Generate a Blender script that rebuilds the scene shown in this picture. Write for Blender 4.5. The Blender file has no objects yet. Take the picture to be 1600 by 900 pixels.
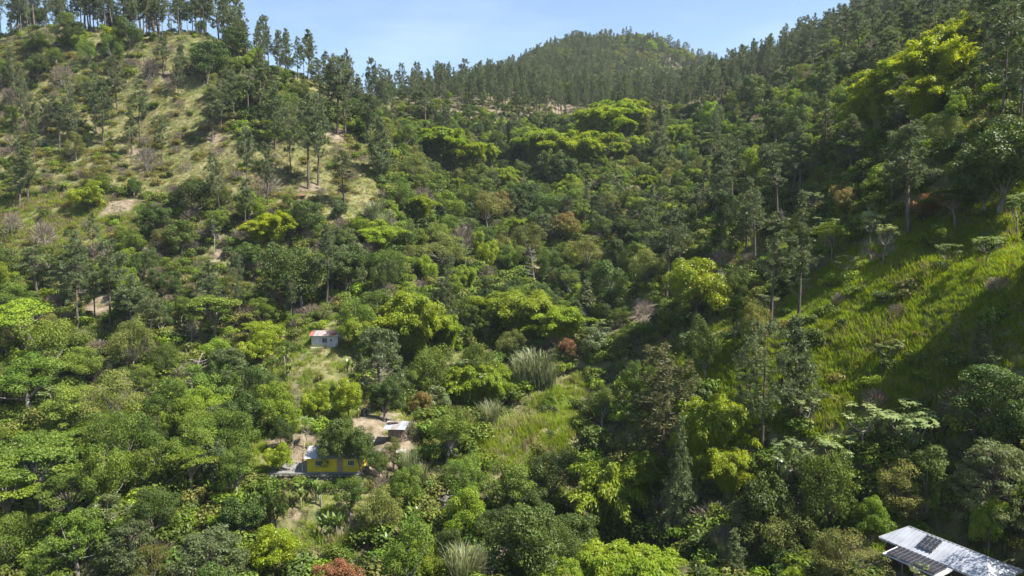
import bpy, math, random, time
import numpy as np
from mathutils import Vector, Matrix

T0 = time.time()
random.seed(7)
RNG = np.random.default_rng(7)
C = bpy.context.scene.collection
scene = bpy.context.scene

# ------------------------------------------------------------------ camera
F_PX = 1142.0                      # focal length in photo pixels (1600 wide)
HAZE = 0.00008
PITCH = math.radians(-5.0)
CAM_Z = 60.0
cam_d = bpy.data.cameras.new('camera')
cam_d.sensor_width = 36.0
cam_d.lens = 36.0 * F_PX / 1600.0
cam_d.clip_start = 0.5
cam_d.clip_end = 20000.0
cam = bpy.data.objects.new('camera', cam_d)
C.objects.link(cam)
cam.location = (0, 0, CAM_Z)
cam.rotation_euler = (math.radians(90) + PITCH, 0, 0)
scene.camera = cam

# ------------------------------------------------------------------ sky + sun
SUN_EL = math.radians(55)
SUN_AZ = math.radians(-16)         # from +X, negative = towards the camera side
sun_dir = Vector((math.cos(SUN_EL) * math.cos(SUN_AZ), math.cos(SUN_EL) * math.sin(SUN_AZ), math.sin(SUN_EL)))
w = bpy.data.worlds.new('World')
scene.world = w
w.use_nodes = True
nt = w.node_tree
bg = nt.nodes['Background']
sky = nt.nodes.new('ShaderNodeTexSky')
sky.sky_type = 'NISHITA'
sky.sun_disc = False
sky.sun_elevation = SUN_EL
# Blender: rotation 0 puts the sun on +Y, growing clockwise seen from above
sky.sun_rotation = math.atan2(sun_dir.x, sun_dir.y)
sky.altitude = 900
sky.air_density = 1.0
sky.dust_density = 0.6
sky.ozone_density = 1.0
bg.inputs['Strength'].default_value = 0.083
# thin high cirrus, a few per cent brighter than the blue
tcw = nt.nodes.new('ShaderNodeTexCoord'); mpw = nt.nodes.new('ShaderNodeMapping'); mpw.inputs['Scale'].default_value = (2.2, 2.2, 9.0)
nzw = nt.nodes.new('ShaderNodeTexNoise'); nzw.inputs['Scale'].default_value = 2.0; nzw.inputs['Detail'].default_value = 7
rpw = nt.nodes.new('ShaderNodeMapRange'); rpw.inputs[1].default_value = .5; rpw.inputs[2].default_value = .8; rpw.inputs[3].default_value = 0; rpw.inputs[4].default_value = .13
mxw = nt.nodes.new('ShaderNodeMix'); mxw.data_type = 'RGBA'; mxw.inputs[7].default_value = (7.2, 7.8, 8.6, 1)
nt.links.new(tcw.outputs['Generated'], mpw.inputs[0]); nt.links.new(mpw.outputs[0], nzw.inputs['Vector']); nt.links.new(nzw.outputs[0], rpw.inputs[0]); nt.links.new(rpw.outputs[0], mxw.inputs[0])
nt.links.new(sky.outputs[0], mxw.inputs[6]); nt.links.new(mxw.outputs[2], bg.inputs[0])
sl = bpy.data.lights.new('sun', 'SUN')
sl.energy = 5.0
sl.angle = math.radians(0.53)
sl.color = (1.0, 0.955, 0.88)
sun = bpy.data.objects.new('sun', sl)
C.objects.link(sun)
sun.rotation_euler = sun_dir.to_track_quat('Z', 'Y').to_euler()
sun.location = (80, 0, 200)

scene.view_settings.view_transform = 'Standard'
scene.view_settings.look = 'None'
scene.view_settings.gamma = 1.0
scene.view_settings.use_curve_mapping = False
scene.view_settings.exposure = 1.42
scene.cycles.max_bounces = 6
scene.cycles.diffuse_bounces = 3
scene.cycles.glossy_bounces = 2
scene.cycles.transmission_bounces = 3
scene.cycles.volume_bounces = 0
scene.cycles.transparent_max_bounces = 4
scene.cycles.use_denoising = True

# ------------------------------------------------------------------ photo pixel <-> world
CP, SP = math.cos(PITCH), math.sin(PITCH)
def ray(px, py):
    a = (px - 800) / F_PX
    b = (450 - py) / F_PX
    return np.array([a, CP - b * SP, SP + b * CP])       # direction; not normalised
def at(px, py, Y):
    d = ray(px, py)
    p = d * (Y / d[1])
    return np.array([p[0], Y, p[2] + CAM_Z])
def proj(x, y, z):
    z = np.asarray(z) - CAM_Z
    f = y * CP + z * SP
    u = -y * SP + z * CP
    f = np.maximum(f, 1e-3)
    return 800 + F_PX * x / f, 450 - F_PX * u / f, f

# ------------------------------------------------------------------ terrain: ground points read off the photo
# (pixel x, pixel y, distance in metres, height of the vegetation that the pixel shows)
GP = [
 # foreground, west bank
 (-250,900,95,8),(0,900,82,8),(200,900,80,8),(400,900,79,4),(560,900,79,3),(640,860,84,4),
 (760,890,82,0),(820,860,86,4),
 (-200,740,112,8),(0,750,105,8),(180,812,90,0),(300,770,97,2),(400,768,97,1),(450,772,97.2,1.2),(500,772,97.2,1.2),(555,772,97.2,1.2),
 (420,742,100.5,0),(480,740,100.5,0),(560,742,100.5,0),(600,742,101,0),(650,760,97,3),
 (420,690,107.5,0),(480,690,107.5,0),(560,690,108,0),
 (480,670,112,0),(565,652,115,0),(615,690,107,0),(640,650,116,2),(700,720,101,5),
 (-200,600,145,8),(0,600,135,8),(200,640,126,3),(320,650,124,3),(400,620,130,4),(470,560,143,0),(508,546,148,0),(540,560,144,1),(400,530,153,5),
 (560,600,130,5),
 (-200,480,175,4),(0,480,168,4),(122,520,155,0),(170,500,160,0),(270,440,175,0),(335,398,187,0),(450,420,182,5),(560,450,175,3),(620,480,165,4),
 (-200,340,212,0),(0,340,207,0),(140,333,207,0),(200,320,210,0),(330,330,208,0),(470,310,214,0),(540,322,214,0),(640,350,212,4),(600,400,192,3),
 (-200,230,243,2),(0,230,240,2),(206,242,238,0),(252,252,235,0),(331,220,243,0),(400,200,248,0),(455,278,224,0),(490,294,220,0),(540,215,250,0),(580,224,250,2),
 (-200,140,268,1),(0,150,263,2),(110,130,268,1),(255,120,271,0),(360,187,251,0),(410,185,255,0),
 (-200,50,293,0),(60,52,290,0),(200,58,290,0),(300,58,290,0),(350,72,288,0),(385,90,288,0),(430,118,288,0),(480,130,290,0),(530,158,292,0),(580,170,305,0),
 # valley floor and head wall
 (860,760,104,9),(900,700,113,11),(760,675,112,0),(830,650,118,0),(900,588,131,0),(890,680,115,1),(740,640,126,6),(680,640,124,4),(700,580,146,7),
 (830,560,150,6),(960,600,128,10),(930,540,152,6),(1000,520,152,4),
 (760,470,182,7),(880,470,182,7),(680,420,192,6),
 (760,360,232,7),(880,360,232,7),(980,400,205,7),(980,300,250,7),
 (720,270,288,7),(850,260,296,7),(960,240,300,7),
 (640,200,318,6),(740,195,340,6),(850,195,350,5),(950,180,350,5),(1040,200,330,7),(1080,260,280,6),
 (620,155,372,0),(700,168,380,0),(780,165,390,0),(880,175,385,0),(960,170,400,0),
 (640,112,420,18),(720,98,425,18),(800,106,450,17),
 # far mountain
 (840,106,480,15),(860,98,540,14),(900,74,640,13),(950,70,700,13),(920,140,470,14),(1000,150,520,14),(1000,104,640,14),
 (620,190,600,0),(700,172,600,0),(700,165,720,0),(770,160,580,0),(780,148,740,0),(830,118,600,0),(840,104,740,0),(872,85,770,0),(900,77,780,0),(932,75,800,0),
 (970,72,810,0),(1005,67,825,0),(1045,58,830,16),(1080,82,880,15),(1120,94,920,15),(1170,104,950,15),(1210,115,950,15),(1100,150,700,14),(1180,150,720,14),
 # eastern slope
 (1040,570,118,0),(1090,600,111,0),(1130,530,119,0),(1180,610,105,0),(1200,735,92,0),(1057,855,83,0),(1000,780,96,6),(950,860,88,6),
 (1252,674,95,0),(1247,505,112,0),(1300,520,107,0),(1300,620,97,0),(1400,470,104,0),(1420,372,113,0),
 (1500,450,96,0),(1600,500,86,0),(1600,640,80,0),(1450,650,87,0),(1350,700,88,0),(1750,560,78,0),(1500,340,112,0),(1600,330,104,1),
 (1563,213,116,0),(1408,215,160,0),(1328,280,160,0),(1480,160,140,2),(1600,60,135,2),(1750,200,110,0),(1750,0,125,0),
 (1250,305,175,3),(1150,350,175,3),(1120,330,190,4),(1085,500,148,0),(1203,530,125,0),(1110,430,162,5),(1160,450,145,3),
 (1200,200,225,7),(1280,190,205,6),(1350,170,180,5),(1130,220,260,7),
 (1440,40,215,15),(1350,40,235,15),(1300,48,262,15),(1240,95,290,12),(1190,125,330,12),(1600,-80,190,10),(1750,-100,160,0),
 (1300,800,80,3),(1200,880,79,5),(1600,780,74,2),(1390,905,72,3),(1750,800,70,0),
]
ctrl = []
for (px, py, Y, h) in GP:
    p = at(px, py, Y)
    ctrl.append((p[0], p[1], p[2] - h))
def drop(px, py, Y, h):            # a hidden point: h metres under the line of sight
    p = at(px, py, Y); ctrl.append((p[0], p[1], p[2] - h))
drop(1040, 568, 138, 10); drop(1120, 520, 132, 5); drop(960, 580, 142, 13)
drop(830, 640, 132, 7); drop(900, 590, 142, 7)
for px in (-200, 60, 200, 300, 380): drop(px, 50, 345, 22)
drop(480, 110, 340, 18); drop(560, 160, 345, 10)
# solar house yard
HX, HY, HZ = 43.0, 67.5, CAM_Z - 34.0
for dx, dy in ((-6, -5), (-6, 6), (5, -5), (0, 0), (6, 5)):
    ctrl.append((HX + dx, HY + dy, HZ + 0.10 * dx))
# ground under and behind the viewpoint, and the country beyond
for p in [(-40,40,14),(0,40,10),(40,45,26),(90,50,62),(0,0,8),(60,0,42),(-60,0,18),(120,20,88),(-120,60,28),(-170,110,34),
          (0,-80,4),(140,-80,80),(-140,-80,40),(-330,250,118),(-420,380,120),(-300,420,110),(-100,460,110),(190,120,140),(230,250,172),(260,400,196),
          (150,420,150),(320,600,230),(420,900,250),(330,250,220),(0,1250,150),(-300,800,130),(-500,1200,150),(300,1250,190),(700,800,230),(800,1300,180),(-700,600,120),(-600,100,90),(500,100,210)]:
    ctrl.append(p)
ctrl = np.array(ctrl, float)

def tps_fit(xy, z, lam):
    n = len(xy)
    d2 = ((xy[:, None] - xy[None]) ** 2).sum(-1)
    K = np.where(d2 > 0, d2 * np.log(np.maximum(d2, 1e-12)) * 0.5, 0)
    K = K + lam * np.eye(n)
    Pm = np.c_[np.ones(n), xy]
    A = np.block([[K, Pm], [Pm.T, np.zeros((3, 3))]])
    s = np.linalg.solve(A, np.r_[z, 0, 0, 0])
    return s[:n], s[n:]
SC = 100.0
_w, _a = tps_fit(ctrl[:, :2] / SC, ctrl[:, 2], 0.004)
def base_h(x, y):
    x = np.atleast_1d(np.asarray(x, float)); y = np.atleast_1d(np.asarray(y, float))
    out = np.empty_like(x)
    cx, cy = ctrl[:, 0] / SC, ctrl[:, 1] / SC
    for i in range(0, len(x), 20000):
        X = x[i:i + 20000] / SC; Y = y[i:i + 20000] / SC
        d2 = (X[:, None] - cx) ** 2 + (Y[:, None] - cy) ** 2
        K = d2 * np.log(np.maximum(d2, 1e-12)) * 0.5
        out[i:i + 20000] = K @ _w + _a[0] + _a[1] * X + _a[2] * Y
    far = np.clip((np.hypot(x, y) - 1100) / 900, 0, 1)
    out = out * (1 - far) + 120 * far
    return np.clip(out, 3, 330)
def wob(x, y):
    r = np.zeros_like(x)
    for (a, fx, fy, ph) in ((0.55,.11,.07,1.),(0.5,-.06,.13,2.2),(0.28,.23,.19,.4),(0.25,-.21,.28,3.),(0.13,.47,-.41,5.),(0.12,.39,.52,.7)):
        r += a * np.sin(x * fx + y * fy + ph + 1.3 * np.sin(x * fy * .7 - y * fx * .6))
    return r
PADS = []                          # level building plots: (x, y, ux, uy, half length, half width, z, soft edge)
def ground(x, y):
    x = np.atleast_1d(np.asarray(x, float)); y = np.atleast_1d(np.asarray(y, float))
    z = base_h(x, y) + wob(x, y)
    for (cx, cy, ux, uy, hl, hw, pz, soft) in PADS:
        a = np.abs((x - cx) * ux + (y - cy) * uy) - hl
        b = np.abs(-(x - cx) * uy + (y - cy) * ux) - hw
        d = np.maximum(np.maximum(a, b), 0)
        t = np.clip(1 - d / soft, 0, 1)
        z = z * (1 - t) + pz * t
    return z
def gz(x, y): return float(ground(x, y)[0])
def hit(px, py):
    """first ground point on the line of sight through a photo pixel"""
    d = ray(px, py)
    Y = np.arange(45, 1300, 0.75)
    x = d[0] / d[1] * Y; z = d[2] / d[1] * Y + CAM_Z
    g = HG(x, Y)
    below = np.nonzero(z < g)[0]
    if len(below) == 0:
        i = int(np.argmin(z - g))
    else:
        i = int(below[0])
    return np.array([x[i], Y[i], g[i]])

# fast height lookup for placement (bilinear on a 1 m grid near, direct beyond)
_GX = np.arange(-460, 461, 2.0); _GY = np.arange(30, 1001, 2.0)
def build_lookup():
    global _GZ
    X, Y = np.meshgrid(_GX, _GY)
    _GZ = ground(X.ravel(), Y.ravel()).reshape(X.shape)
def HG(x, y):
    x = np.atleast_1d(np.asarray(x, float)); y = np.atleast_1d(np.asarray(y, float))
    fx = np.clip((x - _GX[0]) / 2.0, 0, len(_GX) - 1.001); fy = np.clip((y - _GY[0]) / 2.0, 0, len(_GY) - 1.001)
    i = fx.astype(int); j = fy.astype(int); a = fx - i; b = fy - j
    return (_GZ[j, i] * (1 - a) * (1 - b) + _GZ[j, i + 1] * a * (1 - b) + _GZ[j + 1, i] * (1 - a) * b + _GZ[j + 1, i + 1] * a * b)

# ------------------------------------------------------------------ object helpers
def tag(o, label=None, cat=None, group=None, kind=None):
    if label: o['label'] = label
    if cat: o['category'] = cat
    if group: o['group'] = group
    if kind: o['kind'] = kind
    return o
def link(name, me, parent=None, mat=None):
    o = bpy.data.objects.new(name, me)
    C.objects.link(o)
    if parent: o.parent = parent
    if mat is not None and len(me.materials) == 0: me.materials.append(mat)
    return o
def empty(name, loc=(0, 0, 0), rz=0):
    o = bpy.data.objects.new(name, None)
    o.empty_display_size = 0.5
    C.objects.link(o)
    o.location = loc; o.rotation_euler = (0, 0, rz)
    return o

# ------------------------------------------------------------------ materials
def nodes(m):
    m.use_nodes = True
    return m.node_tree, m.node_tree.nodes['Principled BSDF']
def N(nt, t, **kw):
    n = nt.nodes.new(t)
    for k, v in kw.items(): setattr(n, k, v)
    return n
def leaf_mat(name, a, b, trans=0.35, spec=0.35, rough=0.5, var=0.3, hue=0.025):
    """two leaf colours mixed by each leaf's own tint, shifted from plant to plant"""
    m = bpy.data.materials.new(name)
    nt, p = nodes(m); L = nt.links.new
    at_ = N(nt, 'ShaderNodeAttribute', attribute_name='tint')
    mix = N(nt, 'ShaderNodeMix', data_type='RGBA')
    mix.inputs[6].default_value = (*a, 1); mix.inputs[7].default_value = (*b, 1)
    L(at_.outputs['Fac'], mix.inputs[0])
    oi = N(nt, 'ShaderNodeObjectInfo')
    hs = N(nt, 'ShaderNodeHueSaturation')
    mv = N(nt, 'ShaderNodeMapRange'); mv.inputs[3].default_value = 1 - var; mv.inputs[4].default_value = 1 + var
    L(oi.outputs['Random'], mv.inputs[0]); L(mv.outputs[0], hs.inputs['Value'])
    mul = N(nt, 'ShaderNodeMath', operation='MULTIPLY'); mul.inputs[1].default_value = 7.31
    fr = N(nt, 'ShaderNodeMath', operation='FRACT')
    mh = N(nt, 'ShaderNodeMapRange'); mh.inputs[3].default_value = 0.5 - hue; mh.inputs[4].default_value = 0.5 + hue * 0.15
    L(oi.outputs['Random'], mul.inputs[0]); L(mul.outputs[0], fr.inputs[0]); L(fr.outputs[0], mh.inputs[0]); L(mh.outputs[0], hs.inputs['Hue'])
    L(mix.outputs[2], hs.inputs['Color'])
    L(hs.outputs[0], p.inputs['Base Color'])
    p.inputs['Roughness'].default_value = rough
    p.inputs['Specular IOR Level'].default_value = spec
    tr = N(nt, 'ShaderNodeBsdfTranslucent')
    hs2 = N(nt, 'ShaderNodeHueSaturation'); hs2.inputs['Hue'].default_value = 0.485; hs2.inputs['Saturation'].default_value = 1.1; hs2.inputs['Value'].default_value = 1.35
    L(hs.outputs[0], hs2.inputs['Color']); L(hs2.outputs[0], tr.inputs['Color'])
    ms = N(nt, 'ShaderNodeMixShader'); ms.inputs[0].default_value = trans
    L(p.outputs[0], ms.inputs[1]); L(tr.outputs[0], ms.inputs[2])
    L(ms.outputs[0], nt.nodes['Material Output'].inputs['Surface'])
    return m
def plain_mat(name, a, b=None, scale=3.0, rough=0.85, spec=0.2, metal=0.0, bump=0.0, stretch=(1, 1, 1)):
    m = bpy.data.materials.new(name)
    nt, p = nodes(m); L = nt.links.new
    p.inputs['Roughness'].default_value = rough; p.inputs['Specular IOR Level'].default_value = spec; p.inputs['Metallic'].default_value = metal
    if b is None: b = tuple(c * 0.7 for c in a)
    tc = N(nt, 'ShaderNodeTexCoord'); mp = N(nt, 'ShaderNodeMapping'); mp.inputs['Scale'].default_value = stretch
    no = N(nt, 'ShaderNodeTexNoise'); no.inputs['Scale'].default_value = scale; no.inputs['Detail'].default_value = 6
    L(tc.outputs['Object'], mp.inputs[0]); L(mp.outputs[0], no.inputs['Vector'])
    cr = N(nt, 'ShaderNodeValToRGB'); cr.color_ramp.elements[0].position = 0.35; cr.color_ramp.elements[1].position = 0.65
    cr.color_ramp.elements[0].color = (*b, 1); cr.color_ramp.elements[1].color = (*a, 1)
    L(no.outputs[0], cr.inputs[0]); L(cr.outputs[0], p.inputs['Base Color'])
    if bump:
        bp = N(nt, 'ShaderNodeBump'); bp.inputs['Strength'].default_value = bump; bp.inputs['Distance'].default_value = 0.05
        L(no.outputs[0], bp.inputs['Height']); L(bp.outputs[0], p.inputs['Normal'])
    return m

M = {}
M['pine']    = leaf_mat('pine_needles', (0.07, 0.105, 0.036), (0.165, 0.195, 0.08), 0.24, 0.3, 0.5, 0.2, 0.02)
M['pine_ol'] = leaf_mat('olive_pine_needles', (0.075, 0.098, 0.030), (0.150, 0.160, 0.058), 0.30, 0.3, 0.5, 0.12)
M['dark']    = leaf_mat('dark_leaves', (0.032, 0.064, 0.01), (0.084, 0.126, 0.021), 0.22, 0.24, 0.52)
M['mid']     = leaf_mat('green_leaves', (0.052, 0.102, 0.01), (0.138, 0.195, 0.026), 0.26, 0.22, 0.55)
M['olive']   = leaf_mat('olive_leaves', (0.08, 0.108, 0.018), (0.19, 0.2, 0.048), 0.26, 0.2, 0.58)
M['light']   = leaf_mat('light_leaves', (0.095, 0.18, 0.012), (0.21, 0.29, 0.028), 0.33, 0.22, 0.55)
M['yellow']  = leaf_mat('yellow_green_leaves', (0.110, 0.190, 0.006), (0.300, 0.350, 0.015), 0.35, 0.4, 0.42, 0.1, 0.012)
M['orange']  = leaf_mat('flushing_leaves', (0.078, 0.11, 0.012), (0.215, 0.17, 0.03), 0.30, 0.4, 0.45, 0.15)
M['rust']    = leaf_mat('rust_leaves', (0.052, 0.072, 0.014), (0.25, 0.115, 0.042), 0.28, 0.4, 0.45, 0.08)
M['bamboo']  = leaf_mat('bamboo_leaves', (0.125, 0.205, 0.01), (0.25, 0.32, 0.022), 0.42, 0.35, 0.48, 0.14, 0.015)
M['bambooY'] = leaf_mat('yellow_bamboo_leaves', (0.18, 0.255, 0.01), (0.34, 0.39, 0.018), 0.45, 0.35, 0.48, 0.10, 0.01)
M['grey']    = leaf_mat('grey_green_leaves', (0.062, 0.090, 0.028), (0.13, 0.162, 0.060), 0.28, 0.25, 0.52)
M['pale']    = leaf_mat('pale_large_leaves', (0.105, 0.165, 0.045), (0.240, 0.290, 0.110), 0.35, 0.45, 0.42)
M['banana']  = leaf_mat('banana_leaves', (0.090, 0.175, 0.025), (0.190, 0.270, 0.070), 0.40, 0.5, 0.35, 0.1)
M['reed']    = leaf_mat('reed_blades', (0.115, 0.155, 0.062), (0.240, 0.255, 0.130), 0.35, 0.4, 0.45, 0.1)
M['grass']   = leaf_mat('lush_grass_blades', (0.125, 0.225, 0.01), (0.24, 0.315, 0.024), 0.5, 0.3, 0.5, 0.15, 0.02)
M['straw']   = leaf_mat('dry_grass_blades', (0.15, 0.155, 0.055), (0.3, 0.265, 0.13), 0.4, 0.25, 0.6, 0.25, 0.03)
M['yshrub']  = leaf_mat('yellow_shrub_leaves', (0.11, 0.128, 0.02), (0.245, 0.23, 0.045), 0.35, 0.3, 0.5, 0.2)
M['dry']     = leaf_mat('dry_twigs', (0.110, 0.088, 0.062), (0.260, 0.215, 0.165), 0.15, 0.1, 0.8, 0.2, 0.01)
M['bark']    = plain_mat('pine_bark', (0.150, 0.122, 0.102), (0.070, 0.055, 0.047), 2.5, 0.9, 0.1, bump=0.4, stretch=(1, 1, .3))
M['pbark']   = plain_mat('pale_bark', (0.25, 0.225, 0.19), (0.13, 0.115, 0.095), 2.0, 0.85, 0.1, stretch=(1, 1, .4))
M['culm']    = plain_mat('bamboo_culms', (0.26, 0.27, 0.08), (0.16, 0.16, 0.06), 1.0, 0.6, 0.3)
M['dead']    = plain_mat('bleached_wood', (0.32, 0.29, 0.255), (0.19, 0.17, 0.15), 2.0, 0.85, 0.1, stretch=(1, 1, .4))

# ------------------------------------------------------------------ mesh builders (numpy)
class Leaves:
    def __init__(self): self.v = []; self.t = []; self.n = 4
    def add(self, P, Nn, L, W, tint, rng, along=None):
        """rhombic leaves at P, facing Nn, length L, width W; 'along' steers the long axis"""
        n = len(P)
        Nn = Nn / np.maximum(np.linalg.norm(Nn, axis=1, keepdims=True), 1e-6)
        r = rng.normal(size=(n, 3)) if along is None else along + rng.normal(size=(n, 3)) * 0.25
        t = r - (r * Nn).sum(1, keepdims=True) * Nn
        t /= np.maximum(np.linalg.norm(t, axis=1, keepdims=True), 1e-6)
        b = np.cross(Nn, t)
        L = np.broadcast_to(np.asarray(L, float), (n,))[:, None] * rng.uniform(.7, 1.3, (n, 1))
        W = np.broadcast_to(np.asarray(W, float), (n,))[:, None] * rng.uniform(.7, 1.3, (n, 1))
        q = np.stack([P - t * L / 2, P + b * W / 2 + Nn * W * .12 - t * L * .08, P + t * L / 2, P - b * W / 2 + Nn * W * .12 - t * L * .08], 1)
        self.v.append(q.reshape(-1, 3)); self.t.append(np.repeat(np.broadcast_to(tint, (n,)), 4))
    def quads(self, q, tint):        # (n,4,3)
        self.v.append(q.reshape(-1, 3)); self.t.append(np.repeat(np.broadcast_to(tint, (len(q),)), 4))
    def mesh(self, name, mat):
        v = np.concatenate(self.v); t = np.concatenate(self.t)
        return quad_mesh(name, v, t, mat)
def quad_mesh(name, v, t, mat):
    me = bpy.data.meshes.new(name)
    nv = len(v); nf = nv // 4
    me.vertices.add(nv); me.vertices.foreach_set('co', v.astype(np.float32).ravel())
    me.loops.add(nv); me.loops.foreach_set('vertex_index', np.arange(nv, dtype=np.int32))
    me.polygons.add(nf); me.polygons.foreach_set('loop_start', np.arange(0, nv, 4, dtype=np.int32))
    try: me.polygons.foreach_set('loop_total', np.full(nf, 4, dtype=np.int32))
    except Exception: pass
    a = me.attributes.new('tint', 'FLOAT', 'POINT'); a.data.foreach_set('value', np.clip(t, 0, 1).astype(np.float32))
    me.update(calc_edges=True)
    if mat: me.materials.append(mat)
    return me
class Wood:
    def __init__(self): self.v = []; self.f = []; self.n = 0
    def tube(self, pts, rad, k=6):
        pts = np.asarray(pts, float); m = len(pts)
        rad = np.broadcast_to(np.asarray(rad, float), (m,))
        d = np.gradient(pts, axis=0); d /= np.maximum(np.linalg.norm(d, axis=1, keepdims=True), 1e-9)
        ref = np.array([1., 0, 0]) if abs(d[0, 2]) > .7 else np.array([0, 0, 1.])
        u = np.cross(d, ref); u /= np.maximum(np.linalg.norm(u, axis=1, keepdims=True), 1e-9); w_ = np.cross(d, u)
        an = np.arange(k) * 2 * np.pi / k
        ring = pts[:, None] + rad[:, None, None] * (np.cos(an)[None, :, None] * u[:, None] + np.sin(an)[None, :, None] * w_[:, None])
        self.v.append(ring.reshape(-1, 3))
        for i in range(m - 1):
            for j in range(k):
                a = self.n + i * k + j; b = self.n + i * k + (j + 1) % k
                self.f.append((a, b, b + k, a + k))
        self.f.append(tuple(self.n + (m - 1) * k + j for j in range(k)))
        self.n += m * k
    def mesh(self, name, mat):
        me = bpy.data.meshes.new(name)
        me.from_pydata(np.concatenate(self.v).tolist(), [], self.f); me.update()
        me.polygons.foreach_set('use_smooth', [True] * len(me.polygons))
        if mat: me.materials.append(mat)
        return me
def bez(p0, p1, p2, n=6):
    t = np.linspace(0, 1, n)[:, None]
    return (1 - t) ** 2 * np.asarray(p0) + 2 * t * (1 - t) * np.asarray(p1) + t * t * np.asarray(p2)
def sph(rng, n, up=0.0):
    d = rng.normal(size=(n, 3)); d /= np.linalg.norm(d, axis=1, keepdims=True)
    d[:, 2] = d[:, 2] + up; d /= np.linalg.norm(d, axis=1, keepdims=True)
    return d
def puff(lv, rng, c, r, n, L, W, tint, sq=0.8, up=0.35, jit=0.55, tj=0.22, deep=0.45):
    d = sph(rng, n, up)
    rr = r * (1 - deep * rng.random(n) ** 2.2) * rng.uniform(.92, 1.12, n)
    P = np.asarray(c) + d * rr[:, None] * np.array([1, 1, sq])
    Nn = d + rng.normal(size=(n, 3)) * jit + np.array([0, 0, .35])
    lv.add(P, Nn, L, W, np.clip(tint + rng.normal(size=n) * tj, 0, 1), rng)

# each builder returns (trunk mesh, crown mesh, height, crown width)
def make_broad(seed, H=10., R=4.5, low=0.2, npuff=46, per=150, L=.42, W=.24, mat='mid', bark='pbark', flat=1.0, pr=(.20, .32), lean=0., topTint=None, tj=.22, up=.35):
    rng = np.random.default_rng(seed)
    lv = Leaves(); wd = Wood()
    L *= .62; W *= .64; per = int(per * 2.3); low *= .6; pr = (pr[0] * .8, pr[1] * 1.12)
    z0 = H * low; cz = (H + z0) / 2; rz = (H - z0) / 2
    cs = []
    nl = int(rng.integers(6, 9))
    lobes = [(0., 0., H - .34 * (H - z0), .50 * R, .34 * (H - z0))]
    a0 = rng.uniform(0, 6.28)
    for i in range(nl - 1):
        a = a0 + i * 6.283 / (nl - 1) + rng.normal() * .3; rr = R * rng.uniform(.38, .62)
        hh = rng.uniform(.28, .72); lr = R * rng.uniform(.34, .52)
        lobes.append((rr * math.cos(a), rr * math.sin(a), z0 + hh * (H - z0), lr, (H - z0) * rng.uniform(.22, .34)))
    tries = 0
    while len(cs) < npuff and tries < 6000:
        tries += 1
        lb = lobes[int(rng.integers(len(lobes)))]
        d = sph(rng, 1, .25)[0]
        pr_ = R * rng.uniform(*pr) * .92
        rad = rng.uniform(.6, .95)
        c = np.array([lb[0] + d[0] * lb[3] * rad, lb[1] + d[1] * lb[3] * rad, lb[2] + d[2] * lb[4] * rad * flat])
        if any((((c[:2] - np.array(o_[:2])) ** 2).sum() / o_[3] ** 2 + (c[2] - o_[2]) ** 2 / o_[4] ** 2) < .35 for o_ in lobes): continue
        if any(np.linalg.norm((c - q[:3])) < .85 * min(pr_, q[3]) for q in cs): continue
        cs.append(np.array([*c, pr_]))
    for q in cs:
        tb = rng.uniform(.2, .75)
        if topTint is not None:
            tb = np.clip((q[2] - z0) / (H - z0) * topTint[1] + topTint[0] + rng.normal() * .12, 0, 1)
        puff(lv, rng, q[:3], q[3], int(per * rng.uniform(.75, 1.25) * (q[3] / (R * .26)) ** 2), L, W, tb, .78, up, tj=tj)
    # trunk and limbs
    fork = np.array([lean * H * .3, rng.normal() * .1, z0 + .12 * (H - z0)])
    r0 = .028 * H
    wd.tube(bez((0, 0, -1.0), (rng.normal() * .2, rng.normal() * .2, z0 * .5), fork, 6), np.linspace(r0 * 1.25, r0 * .8, 6), 7)
    order = rng.permutation(len(cs))[:12]
    for i in order:
        q = cs[i]
        mid = fork * .45 + q[:3] * .55 + np.array([0, 0, -.12 * H * rng.random()])
        wd.tube(bez(fork, mid, q[:3], 6), np.linspace(r0 * .55, r0 * .1, 6), 5)
    return wd.mesh('trunk', M[bark]), lv.mesh('crown', M[mat]), H, 2 * R

def make_umbrella(seed, H=9., R=5., mat='mid', L=.38, W=.18):
    rng = np.random.default_rng(seed); lv = Leaves(); wd = Wood()
    r0 = .2
    fork = np.array([0, 0, H * .42])
    wd.tube(bez((0, 0, -1), (rng.normal() * .3, rng.normal() * .3, H * .2), fork, 6), np.linspace(r0 * 1.2, r0 * .8, 6), 7)
    for i in range(26):
        a = rng.uniform(0, 2 * np.pi); rr = R * math.sqrt(rng.random()) * .85
        z = H * rng.uniform(.93, 1.0) - (rr / R) ** 2 * H * .3 - (H * .2 * rng.random() if i % 3 == 0 else 0)
        c = np.array([rr * math.cos(a), rr * math.sin(a), z])
        wd.tube(bez(fork, (c[0] * .4, c[1] * .4, H * .7), c, 6), np.linspace(r0 * .5, r0 * .08, 6), 5)
        tb = rng.uniform(.25, .8)
        pr = R * rng.uniform(.2, .36)
        n = int(230 * (pr / 1.4) ** 2)
        d = sph(rng, n, .25)
        P = c + d * pr * np.array([1, 1, .26]) * (1 - .4 * rng.random((n, 1)))
        lv.add(P, d * .4 + np.array([0, 0, 1.]) + rng.normal(size=(n, 3)) * .5, L, W, tb + rng.normal(size=n) * .2, rng)
    return wd.mesh('trunk', M['pbark']), lv.mesh('crown', M[mat]), H, 2 * R

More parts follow.
